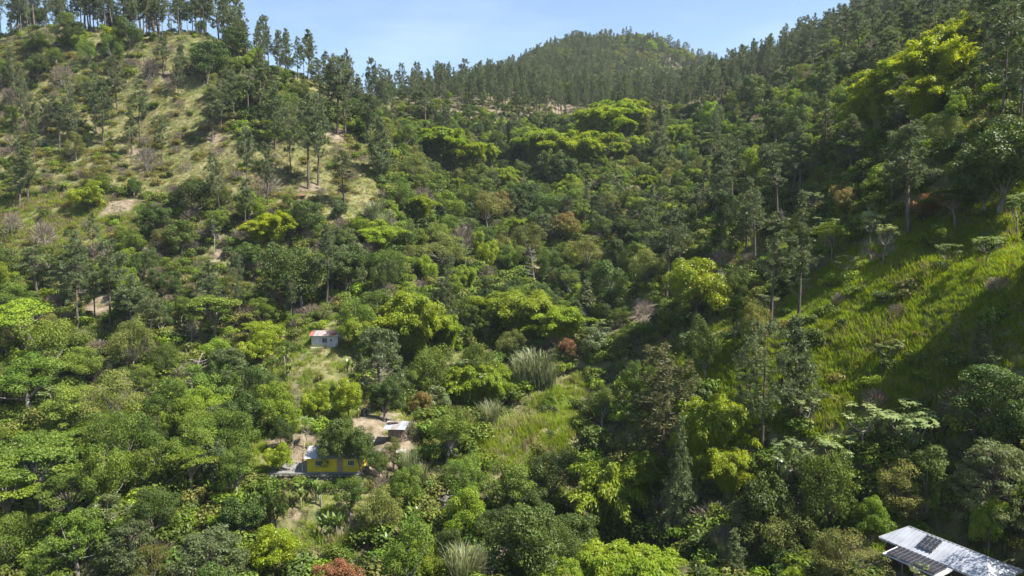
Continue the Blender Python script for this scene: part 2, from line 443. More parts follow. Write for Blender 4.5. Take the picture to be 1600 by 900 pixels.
def make_pine(seed, H=20., R=3.2, bare=.45, mat='pine', dens=1.0, lean=0.0, cone=.5, gap=.15):
    rng = np.random.default_rng(seed); lv = Leaves(); wd = Wood()
    bend = rng.normal(size=2) * .35
    def axis(t): return np.array([bend[0] * math.sin(t * 2.6) + lean * H * t, bend[1] * math.sin(t * 2.1), H * t])
    ts = np.linspace(0, 1, 12)
    pts = np.array([axis(t) for t in ts]); pts[0, 2] = -1.2
    r0 = .0125 * H + .03
    wd.tube(pts, r0 * (1 - ts * .9) * np.where(ts == 0, 1.35, 1), 7)
    nb = int(38 * dens)
    for i in range(nb):
        u = (i + rng.random()) / nb
        t = bare + (1 - bare) * u
        a = i * 2.4 + rng.normal() * .5
        if rng.random() < gap: continue
        prof = (1 - u) ** cone * (.45 + .55 * min(1, u * 5)) if cone > 0 else 1
        ln = R * max(.16, prof) * rng.uniform(.65, 1.15)
        b0 = axis(t); out = np.array([math.cos(a), math.sin(a), 0])
        tip = b0 + out * ln + np.array([0, 0, ln * rng.uniform(.05, .5)])
        br = bez(b0, b0 + out * ln * .6 + np.array([0, 0, -.05 * ln]), tip, 5)
        wd.tube(br, np.linspace(max(.025, r0 * .28), .015, 5), 4)
        # tufts along the outer part of the branch
        nt_ = 2 + int(ln * 1.9)
        for j in range(nt_):
            s = .35 + .65 * (j + rng.random()) / nt_
            c = br[0] * (1 - s) ** 2 + 2 * s * (1 - s) * (b0 + out * ln * .6) + s * s * tip + rng.normal(size=3) * .22 * ln * .6
            n = int(rng.uniform(26, 44))
            d = sph(rng, n, .5)
            rr = rng.uniform(.36, .62)
            P = c + d * rr * rng.uniform(.35, 1.0, (n, 1))
            nn = np.cross(d, rng.normal(size=(n, 3)))
            lv.add(P, nn, .52, .105, rng.uniform(.15, .85) + rng.normal(size=n) * .18, rng, along=d)
    return wd.mesh('trunk', M['bark']), lv.mesh('crown', M[mat]), H, 2 * R

def make_bamboo(seed, H=11., R=5., culms=64, mat='bamboo'):
    rng = np.random.default_rng(seed); lv = Leaves(); wd = Wood()
    for i in range(culms):
        a = rng.uniform(0, 2 * np.pi); rr = math.sqrt(rng.random())
        b = np.array([math.cos(a), math.sin(a), 0]) * rr * R * .22
        h = H * rng.uniform(.62, 1.0) * (1 - .18 * rr)
        o = np.array([math.cos(a), math.sin(a), 0]); o = o + rng.normal(size=3) * .25; o[2] = 0
        reach = R * rng.uniform(.35, .95) * (.35 + .65 * rr)
        top = b + o * reach * .55 + np.array([0, 0, h * 1.12]); tip = b + o * reach * 1.05 + np.array([0, 0, h * rng.uniform(.78, .95)])
        ctrl_ = np.array([b + np.array([0, 0, -.8]), b + o * reach * .12 + np.array([0, 0, h * .6]), top, tip])
        t = np.linspace(0, 1, 12)[:, None]
        pt = (1 - t) ** 3 * ctrl_[0] + 3 * t * (1 - t) ** 2 * ctrl_[1] + 3 * t * t * (1 - t) * ctrl_[2] + t ** 3 * ctrl_[3]
        wd.tube(pt[:9], np.linspace(.05, .02, 9), 4)
        tb = rng.uniform(.2, .8)
        for s in np.linspace(.22, 1.0, 14):
            c = pt[min(11, int(s * 11))] * (1 - (s * 11) % 1) + pt[min(11, int(s * 11) + 1)] * ((s * 11) % 1)
            rad = (.35 + .85 * math.sin(math.pi * min(1, s * .92))) * R / 5.
            n = int(48 * rng.uniform(.7, 1.3))
            d = sph(rng, n, .25)
            P = c + d * rad * rng.uniform(.3, 1.05, (n, 1)) * np.array([1, 1, .75])
            al = d * .8 + o * .5 + np.array([0, 0, -.55])
            lv.add(P, d * .5 + np.array([0, 0, .8]) + rng.normal(size=(n, 3)) * .45, .46, .15, tb + rng.normal(size=n) * .18, rng, along=al)
    return wd.mesh('culms', M['culm']), lv.mesh('foliage', M[mat]), H, 2 * R

def make_shaggy(seed, H=13., R=4.6, mat='grey'):
    """dense, fine-leaved tree with drooping sprays right down to the ground"""
    rng = np.random.default_rng(seed); lv = Leaves(); wd = Wood()
    wd.tube(bez((0, 0, -1), (.2, 0, H * .5), (0, 0, H * .92), 8), np.linspace(.3, .04, 8), 7)
    for i in range(95):
        u = rng.random() ** .8; z = H * (.10 + .88 * u)
        prof = math.sin(math.pi * min(1, (.18 + .82 * (1 - u)) * .78)) ** .8 * (1 - .25 * u)
        a = rng.uniform(0, 2 * np.pi); rr = R * prof * rng.uniform(.55, 1.0)
        c = np.array([rr * math.cos(a), rr * math.sin(a), z])
        wd.tube(bez((0, 0, z * .92), (c[0] * .5, c[1] * .5, z), c, 4), np.linspace(.05, .015, 4), 4)
        n = 120; d = sph(rng, n, .3)
        P = c + d * rng.uniform(.3, 1., (n, 1)) * np.array([1.0, 1.0, .75]) * rng.uniform(.7, 1.15)
        lv.add(P, d + rng.normal(size=(n, 3)) * .5, .42, .13, rng.uniform(.2, .7) + rng.normal(size=n) * .18, rng, along=d + np.array([0, 0, -.5]))
    return wd.mesh('trunk', M['bark']), lv.mesh('crown', M[mat]), H, 2 * R

def make_cecropia(seed, H=7., R=2.8):
    rng = np.random.default_rng(seed); lv = Leaves(); wd = Wood()
    f = np.array([rng.normal() * .2, rng.normal() * .2, H * .5])
    wd.tube(bez((0, 0, -.8), (rng.normal() * .3, 0, H * .25), f, 6), np.linspace(.14, .1, 6), 6)
    tips = []
    for i in range(6):
        a = i * 1.05 + rng.normal() * .3; ln = R * rng.uniform(.4, .85)
        tip = f + np.array([math.cos(a) * ln, math.sin(a) * ln, H * rng.uniform(.22, .46)])
        mid = f + np.array([math.cos(a) * ln * .95, math.sin(a) * ln * .95, H * .06])
        wd.tube(bez(f, mid, tip, 6), np.linspace(.08, .045, 6), 5)
        tips.append(tip)
        if rng.random() < .7:
            t2 = tip + np.array([rng.normal() * .6, rng.normal() * .6, rng.uniform(-.2, .5)])
            wd.tube(bez(mid, (mid + t2) / 2 + np.array([0, 0, -.2]), t2, 5), np.linspace(.05, .03, 5), 5); tips.append(t2)
    for tp in tips:
        n = 16
        an = np.arange(n) * 2.4 + rng.random()
        el = rng.uniform(-.25, .65, n)
        d = np.stack([np.cos(an) * np.cos(el), np.sin(an) * np.cos(el), np.sin(el)], 1)
        for dd in d:
            c = tp + dd * rng.uniform(.35, .75)
            # a lobed leaf: five lobes fanning from its centre
            n5 = 5; fan = np.linspace(-1.9, 1.9, n5)
            ux = np.array([dd[0], dd[1], 0]); ux /= max(np.linalg.norm(ux), 1e-6); uy = np.array([-ux[1], ux[0], 0])
            al = np.cos(fan)[:, None] * ux + np.sin(fan)[:, None] * uy + np.array([0, 0, -.18])
            lv.add(c + al * .17, np.tile(np.array([0, 0, 1.]) + dd * .4, (n5, 1)) + rng.normal(size=(n5, 3)) * .12, .42, .17, rng.uniform(.2, .9) + rng.normal(size=n5) * .08, rng, along=al * 4)
    return wd.mesh('trunk', M['pbark']), lv.mesh('crown', M['pale']), H, 2 * R

def make_dead(seed, H=7., R=2.6, full=True):
    rng = np.random.default_rng(seed); wd = Wood(); tw = Wood()
    ts = np.linspace(0, 1, 8); lean = rng.normal(size=2) * .3
    pts = np.stack([lean[0] * ts ** 2 * 2, lean[1] * ts ** 2 * 2, H * ts], 1); pts[0, 2] = -.8
    wd.tube(pts, np.linspace(.15, .03, 8), 6)
    for i in range(26):
        t = rng.uniform(.3, .98); a = rng.uniform(0, 2 * np.pi); ln = R * (1.15 - t) * rng.uniform(.8, 1.4)
        b = np.array([np.interp(t, ts, pts[:, k]) for k in range(3)])
        tip = b + np.array([math.cos(a) * ln, math.sin(a) * ln, ln * rng.uniform(.1, .7)])
        br = bez(b, (b + tip) / 2 + np.array([0, 0, -.12 * ln]), tip, 5)
        tw.tube(br, np.linspace(.05, .015, 5), 4)
        for j in range(4):
            s = br[rng.integers(1, 4)]; e = s + np.array([rng.normal(), rng.normal(), rng.uniform(0, .8)]) * .3 * ln
            tw.tube([s, (s + e) / 2, e], [.025, .02, .01], 3)
    return wd.mesh('trunk', M['dead']), tw.mesh('branches', M['dead']), H, 2 * R

def make_drybush(seed, H=2.4, R=1.8):
    rng = np.random.default_rng(seed); lv = Leaves(); wd = Wood()
    for i in range(14):
        a = rng.uniform(0, 2 * np.pi); e = np.array([math.cos(a) * R * rng.uniform(.3, .9), math.sin(a) * R * rng.uniform(.3, .9), H * rng.uniform(.5, .95)])
        wd.tube(bez((0, 0, -.4), (e[0] * .3, e[1] * .3, e[2] * .7), e, 5), np.linspace(.04, .012, 5), 3)
    n = 900; d = sph(rng, n, .45)
    P = d * np.array([R, R, H * .62]) * rng.uniform(.45, 1.0, (n, 1)) + np.array([0, 0, H * .35])
    lv.add(P, np.cross(d, rng.normal(size=(n, 3))), .62, .045, rng.random(n), rng, along=d + np.array([0, 0, .3]))
    return wd.mesh('stems', M['dead']), lv.mesh('twigs', M['dry']), H, 2 * R

def blade(lv, rng, base, az, h, reach, w0, tint, seg=4, sag=1.0):
    t = np.linspace(0, 1, seg + 1)
    o = np.array([math.cos(az), math.sin(az), 0]); s = np.array([-o[1], o[0], 0])
    z = h * (t * (1 + .25 * sag) - .25 * sag * t ** 3 * 1.4); r = reach * t ** (1 + sag)
    c = base + o * r[:, None] + np.array([0, 0, 1.]) * z[:, None]
    wv = w0 * (np.minimum(1, t * 4 + .5) * (1 - t) ** .55 + .02)
    q = [np.stack([c[i] - s * wv[i], c[i] + s * wv[i], c[i + 1] + s * wv[i + 1], c[i + 1] - s * wv[i + 1]]) for i in range(seg)]
    lv.quads(np.array(q), tint)

def make_banana(seed, H=4.2):
    rng = np.random.default_rng(seed); lv = Leaves(); wd = Wood()
    for (bx, by, hh) in ((0, 0, 1), (.9, .4, .82), (-.5, .8, .6)):
        st = H * .5 * hh
        wd.tube([(bx, by, -.5), (bx, by, st * .5), (bx + .05, by, st)], [.17, .14, .09], 7)
        for i in range(8):
            az = i * 2.4 + rng.normal() * .3
            h = H * hh * rng.uniform(.32, .56); rch = H * .42 * hh * rng.uniform(.6, 1.0)
            blade(lv, rng, np.array([bx + .05, by, st * .97]), az, h, rch, .30 * hh + .05, rng.uniform(.2, .9), 6, rng.uniform(.6, 1.5))
    return wd.mesh('stem', M['pbark']), lv.mesh('leaves', M['banana']), H, 3.6

def make_reed(seed, H=4.6, R=2.6, n=240, mat='reed'):
    rng = np.random.default_rng(seed); lv = Leaves(); wd = Wood()
    for i in range(18):
        a = rng.uniform(0, 2 * np.pi); r = R * .3 * math.sqrt(rng.random())
        wd.tube([(r * math.cos(a), r * math.sin(a), -.4), (r * 1.3 * math.cos(a), r * 1.3 * math.sin(a), H * .45), (r * 1.9 * math.cos(a), r * 1.9 * math.sin(a), H * .8)], [.035, .03, .015], 4)
    for i in range(n):
        a = rng.uniform(0, 2 * np.pi); r = R * .42 * math.sqrt(rng.random())
        b = np.array([r * math.cos(a), r * math.sin(a), H * rng.uniform(0, .35)])
        blade(lv, rng, b, a + rng.normal() * .6, (H - b[2]) * rng.uniform(.55, 1.0), R * rng.uniform(.2, .75), .055, rng.random(), 4, rng.uniform(.5, 1.4))
    return wd.mesh('canes', M['culm']), lv.mesh('blades', M[mat]), H, 2 * R

def make_cypress(seed, H=9., R=1.7):
    rng = np.random.default_rng(seed); lv = Leaves(); wd = Wood()
    wd.tube([(0, 0, -1), (0, 0, H * .5), (0, 0, H * .95)], [.2, .12, .03], 6)
    for i in range(70):
        u = rng.random(); z = H * (.06 + .9 * u); r = R * (1 - u) ** .7 * rng.uniform(.6, 1); a = rng.uniform(0, 2 * np.pi)
        puff(lv, rng, (r * math.cos(a), r * math.sin(a), z), .5, 90, .34, .14, rng.uniform(.2, .7), 1.1, .5)
    return wd.mesh('trunk', M['bark']), lv.mesh('crown', M['grey']), H, 2 * R

def make_shrub(seed, H=2.2, R=1.7, mat='mid', npuff=9, per=75, L=.30, W=.17):
    rng = np.random.default_rng(seed); lv = Leaves(); wd = Wood()
    for i in range(npuff):
        a = rng.uniform(0, 2 * np.pi); r = R * .68 * math.sqrt(rng.random()); z = H * rng.uniform(.3, .78) * (1 - .3 * r / R)
        pr = R * rng.uniform(.3, .5)
        puff(lv, rng, (r * math.cos(a), r * math.sin(a), z), pr, per, L, W, rng.uniform(.2, .8), .75, .35)
        wd.tube(bez((0, 0, -.3), (r * .3 * math.cos(a), r * .3 * math.sin(a), z * .6), (r * math.cos(a), r * math.sin(a), z), 4), [.04, .035, .025, .01], 4)
    return wd.mesh('stems', M['bark']), lv.mesh('leaves', M[mat]), H, 2 * R

def make_grass(seed, H=1.0, n=26, mat='grass', spread=.45, w0=.035):
    rng = np.random.default_rng(seed); lv = Leaves()
    for i in range(n):
        a = rng.uniform(0, 2 * np.pi); r = spread * math.sqrt(rng.random())
        blade(lv, rng, np.array([r * math.cos(a), r * math.sin(a), -.12]), rng.uniform(0, 2 * np.pi), H * rng.uniform(.5, 1.1), H * rng.uniform(.15, .6), w0, rng.uniform(.2, .9), 3, rng.uniform(.5, 1.2))
    return lv.mesh('tuft', M[mat])

K = {}
K['pine']   = [make_pine(11, 20, 3.4, .38, dens=1.15), make_pine(12, 21, 3.8, .30, cone=.35, dens=1.15), make_pine(13, 18, 3.0, .45, gap=.22), make_pine(14, 20, 3.6, .24, dens=1.2), make_pine(15, 17, 3.2, .48, cone=.3), make_pine(16, 19, 3.0, .3, cone=.8, lean=.03), make_pine(17, 22, 3.3, .5, cone=.25, gap=.3, lean=-.025), make_pine(18, 16, 4.2, .35, cone=.2, gap=.28, dens=1.1)]
K['pinefull'] = [make_pine(21, 13, 3.2, .14, dens=1.5, cone=.75, gap=.05), make_pine(22, 14, 3.3, .10, dens=1.6, cone=.9, gap=.05)]
K['pineol'] = [make_pine(31, 19, 4.6, .25, 'pine_ol', 1.5, .03, .35, .08)]
K['dark']   = [make_broad(41, 9, 4.2, .2, 48, 150, .40, .24, 'dark'), make_broad(42, 10, 4.0, .15, 50, 150, .40, .24, 'dark'), make_broad(43, 8, 4.4, .2, 44, 160, .36, .22, 'dark')]
K['mid']    = [make_broad(51, 9, 4.2, .25, 44, 150, .40, .22, 'mid'), make_broad(52, 10, 4.0, .3, 40, 150, .38, .22, 'mid', pr=(.16, .3)), make_broad(53, 8, 4.3, .2, 50, 140, .36, .2, 'mid'), make_broad(54, 11, 4.2, .35, 38, 150, .42, .24, 'mid', pr=(.18, .30))]
K['olive']  = [make_broad(61, 9, 4.3, .3, 44, 150, .34, .18, 'olive', pr=(.16, .28)), make_broad(62, 8, 4.2, .25, 48, 140, .34, .18, 'olive')]
K['light']  = [make_broad(71, 8, 3.8, .22, 42, 150, .38, .22, 'light'), make_broad(72, 7, 3.6, .2, 40, 150, .38, .22, 'light', pr=(.2, .34))]
K['mango']  = [make_broad(81, 7, 3.9, .16, 70, 170, .36, .22, 'yellow', 'bark', pr=(.17, .26)), make_broad(82, 7, 3.8, .18, 64, 170, .36, .22, 'yellow', 'bark', pr=(.18, .27))]
K['orange'] = [make_broad(91, 7, 3.6, .2, 54, 160, .36, .2, 'orange', 'bark', topTint=(-.1, 1.0))]
K['rust']   = [make_broad(95, 6.5, 3.8, .2, 62, 170, .36, .2, 'rust', 'bark', topTint=(-.25, 1.5), pr=(.17, .26))]
K['umb']    = [make_umbrella(101), make_umbrella(102, 8.5, 5.2, 'light', .34, .15), make_umbrella(103, 10, 5.0, 'mid')]
K['shaggy'] = [make_shaggy(111), make_shaggy(112, 12, 4.2)]
K['bamboo'] = [make_bamboo(121), make_bamboo(122, 10, 5.2, 68), make_bamboo(123, 12, 4.6, 60)]
K['bambooY'] = [make_bamboo(125, 11, 5.2, 66, 'bambooY'), make_bamboo(126, 10, 5, 64, 'bambooY')]
K['cecro']  = [make_cecropia(131), make_cecropia(132, 6.4, 3.0), make_cecropia(133, 7.5, 2.6)]
K['dead']   = [make_dead(141), make_dead(142, 8, 2.2), make_dead(143, 6, 3.0)]
K['drybush'] = [make_drybush(151), make_drybush(152, 2.8, 2.0)]
K['banana'] = [make_banana(161), make_banana(162, 3.8)]
K['reed']   = [make_reed(171), make_reed(172, 4.2, 2.9)]
K['cypress'] = [make_cypress(181)]
K['glossy'] = [make_broad(191, 8, 4.2, .18, 44, 120, .52, .32, 'dark', pr=(.18, .30)), make_broad(192, 8, 4.0, .2, 42, 120, .50, .3, 'grey', pr=(.18, .30))]
K['pale']   = [make_broad(195, 7, 3.6, .35, 26, 90, .55, .3, 'pale', flat=.9, pr=(.18, .3))]
K['shrub']  = [make_shrub(201, mat='mid'), make_shrub(202, mat='mid', H=2.6), make_shrub(203, mat='olive'), make_shrub(204, mat='light'), make_shrub(205, mat='dark'), make_shrub(206, mat='mid', R=2.1, H=1.9)]
K['yshrub'] = [make_shrub(211, mat='yshrub', H=1.9, R=1.8), make_shrub(212, mat='yshrub', H=1.6, R=2.0)]
print('prototypes', round(time.time() - T0, 1), 's', sum(len(m.polygons) for v in K.values() for t in v for m in t[:2]))

# ------------------------------------------------------------------ building plots
YH = at(480, 739, 100.5)           # yellow house, lower left corner of the front wall
PADS.append((YH[0] + 1.0, YH[1] - 3.6, 1, 0, 9.5, 2.0, YH[2] - 2.3, 3.5))        # the drop under the terrace
PADS.append((YH[0] + 1.2, YH[1] + 2.9, 1, 0, 8.2, 3.2, YH[2], .5))
WH = at(500, 546, 148)
PADS.append((WH[0] + 1.5, WH[1] + 2.5, 1, 0, 4.2, 3.0, WH[2] + .4, 2.0))
SH = at(617, 690, 107.5)
PADS.append((SH[0] + .3, SH[1] + 1, 1, 0, 2.2, 2.0, SH[2], 1.6))
BT = at(567, 651.5, 115.5)
PADS.append((BT[0] - .2, BT[1] + .5, 1, 0, 1.6, 1.2, BT[2], 1.5))
RA = at(1420, 823, 73.0); RB_ = at(1541, 870, 73.0)
RB = at(1541, 870, 73.0 * (RA[2] - CAM_Z) / (RB_[2] - CAM_Z))     # the ridge is level
r_dir = (RB - RA); r_len = float(np.linalg.norm(r_dir[:2])); r_dir = r_dir / r_len
RM = (RA + RB) / 2
FLOOR = RA[2] - 4.0
PADS.append((RM[0], RM[1], r_dir[0], r_dir[1], r_len / 2 + 4, 6.0, FLOOR, 4.0))
build_lookup()

# ------------------------------------------------------------------ zones of vegetation (photo pixels of the ground)
def inside(poly, x, y):
    x = np.asarray(x, float); y = np.asarray(y, float)
    r = np.zeros(x.shape, bool); n = len(poly)
    for i in range(n):
        x0, y0 = poly[i]; x1, y1 = poly[(i + 1) % n]
        if y0 == y1: continue
        c = ((y0 > y) != (y1 > y)) & (x < (x1 - x0) * (y - y0) / (y1 - y0) + x0)
        r ^= c
    return r
ZONES = [
 ('lgrass', [(165,240),(185,150),(232,72),(345,78),(312,150),(380,222),(450,222),(545,205),(590,250),(600,330),(500,345),(380,315),(270,315),(180,300)]),
 ('lgrass2', [(-900,330),(0,315),(110,300),(200,312),(205,370),(130,405),(0,440),(-900,470)]),
 ('ridge', [(-900,-400),(-900,66),(200,70),(345,78),(450,140),(620,205),(640,-400)]),
 ('lscrub', [(-900,66),(232,70),(185,150),(165,240),(180,300),(0,320),(-900,330)]),
 ('garden', [(395,540),(480,515),(540,530),(560,610),(640,640),(665,700),(640,790),(560,800),(560,905),(380,905),(400,800),(450,760),(380,745),(400,665)]),
 ('terrace', [(725,700),(905,580),(925,620),(880,725),(780,742)]),
 ('rgrass', [(2600,120),(1600,285),(1505,335),(1440,345),(1380,355),(1290,425),(1180,480),(1005,565),(1060,605),(1150,625),(1235,690),(1350,655),(1450,660),(1600,575),(2600,560)]),
 ('rgrass2', [(1250,290),(1300,250),(1310,270),(1260,310)]),
 ('rlow', [(1235,690),(1350,655),(1450,660),(1600,575),(2600,560),(2600,1500),(1150,1500),(1180,760)]),
 ('spur', [(860,1500),(1150,1500),(1180,760),(1235,690),(1150,625),(1060,605),(960,640),(905,760)]),
 ('rup', [(1150,-400),(2600,-400),(2600,120),(1600,285),(1505,335),(1440,345),(1380,355),(1290,425),(1180,480),(1005,565),(1000,440),(1100,300),(1150,150)]),
 ('lwood', [(-900,470),(0,440),(130,405),(205,370),(200,312),(270,315),(380,315),(500,345),(600,330),(560,430),(540,530),(480,515),(395,540),(300,570),(150,560),(0,545),(-900,560)]),
 ('center', [(545,205),(620,205),(640,100),(1150,100),(1150,150),(1100,300),(1000,440),(1005,565),(905,580),(725,700),(665,700),(640,640),(560,610),(540,530),(560,430),(600,330),(590,250)]),
 ('valley', [(665,700),(725,700),(780,742),(880,725),(925,620),(960,640),(905,760),(860,1500),(560,1500),(560,800),(640,790)]),
]
ZN = [z[0] for z in ZONES] + ['llow', 'back', 'far']
def zone_of(x, y, z):
    px, py, f = proj(np.asarray(x, float), np.asarray(y, float), z)
    out = np.full(np.shape(px), ZN.index('llow'))
    for i in range(len(ZONES) - 1, -1, -1):
        out[inside(ZONES[i][1], px, py)] = i
    y = np.asarray(y)
    out[(y > 362) & (px > 560)] = ZN.index('back')
    out[(y > 470)] = ZN.index('far')
    out[(y > 300) & (px < 620) & (y <= 470)] = ZN.index('ridge')
    return out, px, py
# bare soil showing through (pixel polygons)
SOIL = [
 [(170,315),(205,310),(215,320),(195,338),(150,338)], [(128,468),(178,455),(180,490),(140,492)], [(240,430),(285,423),(300,440),(255,447)],
 [(195,238),(210,230),(235,232),(245,248),(215,250)], [(330,392),(350,385),(358,398),(340,404)], [(322,212),(342,208),(348,222),(328,226)],
 [(546,658),(568,646),(606,640),(642,650),(646,690),(612,738),(570,745),(576,700)], [(415,684),(495,675),(500,700),(470,710),(440,716),(420,706)],
 [(430,720),(482,705),(482,742),(420,742)], [(185,815),(230,800),(235,830),(190,830)], [(250,755),(330,745),(330,770),(270,785)],
 [(865,155),(900,150),(905,178),(860,178)], [(512,205),(545,202),(540,222),(515,225)], [(470,288),(500,285),(500,298),(465,300)], [(980,290),(1040,285),(1030,300),(985,312)],
 [(940,470),(1030,470),(1030,520),(960,520)], [(1345,372),(1420,360),(1400,400),(1330,420)], [(750,870),(800,855),(790,905),(745,905)], [(245,112),(275,112),(285,128),(250,130)],[(450,798),(470,795),(475,815),(440,812)],
]

# ------------------------------------------------------------------ the ground sheet
def axis_pts(lo, hi, c0, c1, step, grow=1.14):
    a = list(np.arange(c0, c1 + .01, step)); s = step
    while a[-1] < hi: s *= grow; a.append(a[-1] + s)
    s = step
    while a[0] > lo: s *= grow; a.insert(0, a[0] - s)
    return np.array(a)
gx = axis_pts(-6000, 6000, -190, 150, 1.6); gy = axis_pts(-1500, 7000, 60, 330, 1.6)
X, Y = np.meshgrid(gx, gy)
Zg = ground(X.ravel(), Y.ravel())
nx, ny = len(gx), len(gy)
gv = np.stack([X.ravel(), Y.ravel(), Zg], 1)
ii = (np.arange(ny - 1)[:, None] * nx + np.arange(nx - 1)[None]).ravel()
gf = np.stack([ii, ii + 1, ii + 1 + nx, ii + nx], 1)
gme = bpy.data.meshes.new('ground')
gme.vertices.add(len(gv)); gme.vertices.foreach_set('co', gv.astype(np.float32).ravel())
gme.loops.add(gf.size); gme.loops.foreach_set('vertex_index', gf.astype(np.int32).ravel())
gme.polygons.add(len(gf)); gme.polygons.foreach_set('loop_start', np.arange(0, gf.size, 4, dtype=np.int32))
gme.polygons.foreach_set('loop_total', np.full(len(gf), 4, dtype=np.int32))
gme.update(calc_edges=True)
gme.polygons.foreach_set('use_smooth', np.ones(len(gf), bool))
zi, gpx, gpy = zone_of(gv[:, 0], gv[:, 1], gv[:, 2])
COV = {'lgrass': (.66, .1), 'lgrass2': (.85, .05), 'ridge': (.5, .15), 'lscrub': (.6, .1), 'garden': (.75, .1), 'terrace': (.9, 0), 'rgrass': (1., .0), 'rgrass2': (1., 0), 'rlow': (.5, .1), 'spur': (.5, .1),
       'rup': (.6, .1), 'lwood': (.45, .2), 'center': (.5, .05), 'valley': (.4, .1), 'llow': (.4, .1), 'back': (.35, .45), 'far': (.35, .4)}
cg = np.array([COV[n][0] for n in ZN])[zi]; cs_ = np.array([COV[n][1] for n in ZN])[zi]
for p in SOIL:
    cs_[inside(p, gpx, gpy) & (gv[:, 1] > 40) & (gv[:, 1] < 420)] = .8
for nm, val in (('grassy', cg), ('soil', cs_)):
    a = gme.attributes.new(nm, 'FLOAT', 'POINT'); a.data.foreach_set('value', val.astype(np.float32))
def ground_mat():
    m = bpy.data.materials.new('hillside_ground'); nt, p = nodes(m); L = nt.links.new
    geo = N(nt, 'ShaderNodeNewGeometry')
    def noise(s, d=6):
        n = N(nt, 'ShaderNodeTexNoise'); n.inputs['Scale'].default_value = s; n.inputs['Detail'].default_value = d
        L(geo.outputs['Position'], n.inputs['Vector']); return n.outputs[0]
    def ramp(src, c0, c1, p0=.35, p1=.65):
        r = N(nt, 'ShaderNodeValToRGB'); e = r.color_ramp.elements
        e[0].position = p0; e[1].position = p1; e[0].color = (*c0, 1); e[1].color = (*c1, 1); L(src, r.inputs[0]); return r.outputs[0]
    def mix(f, a, b):
        n = N(nt, 'ShaderNodeMix', data_type='RGBA'); L(f, n.inputs[0]); L(a, n.inputs[6]); L(b, n.inputs[7]); return n.outputs[2]
    litter = ramp(noise(.9), (.035, .045, .014), (.085, .078, .035))
    grass = ramp(noise(.35), (.088, .105, .032), (.190, .170, .080))
    soil = ramp(noise(.55, 9), (.110, .085, .055), (.245, .200, .140))
    ag = N(nt, 'ShaderNodeAttribute', attribute_name='grassy'); as_ = N(nt, 'ShaderNodeAttribute', attribute_name='soil')
    def edge(attr, s):
        add = N(nt, 'ShaderNodeMath', operation='ADD'); sub = N(nt, 'ShaderNodeMath', operation='MULTIPLY_ADD')
        sub.inputs[1].default_value = 1.6; sub.inputs[2].default_value = -.8
        L(noise(s, 5), sub.inputs[0]); L(attr.outputs['Fac'], add.inputs[0]); L(sub.outputs[0], add.inputs[1])
        mr = N(nt, 'ShaderNodeMapRange'); mr.inputs[1].default_value = .4; mr.inputs[2].default_value = .6; L(add.outputs[0], mr.inputs[0]); return mr.outputs[0]
    c = mix(edge(ag, .25), litter, grass)
    c = mix(edge(as_, .5), c, soil)
    L(c, p.inputs['Base Color']); p.inputs['Roughness'].default_value = .95; p.inputs['Specular IOR Level'].default_value = .1
    bp = N(nt, 'ShaderNodeBump'); bp.inputs['Strength'].default_value = .8; bp.inputs['Distance'].default_value = .5
    L(noise(1.6, 8), bp.inputs['Height']); L(bp.outputs[0], p.inputs['Normal'])
    return m
g_o = link('ground', gme, None, ground_mat()); tag(g_o, 'steep valley hillsides of grass, leaf litter and bare soil', 'ground', kind='structure')

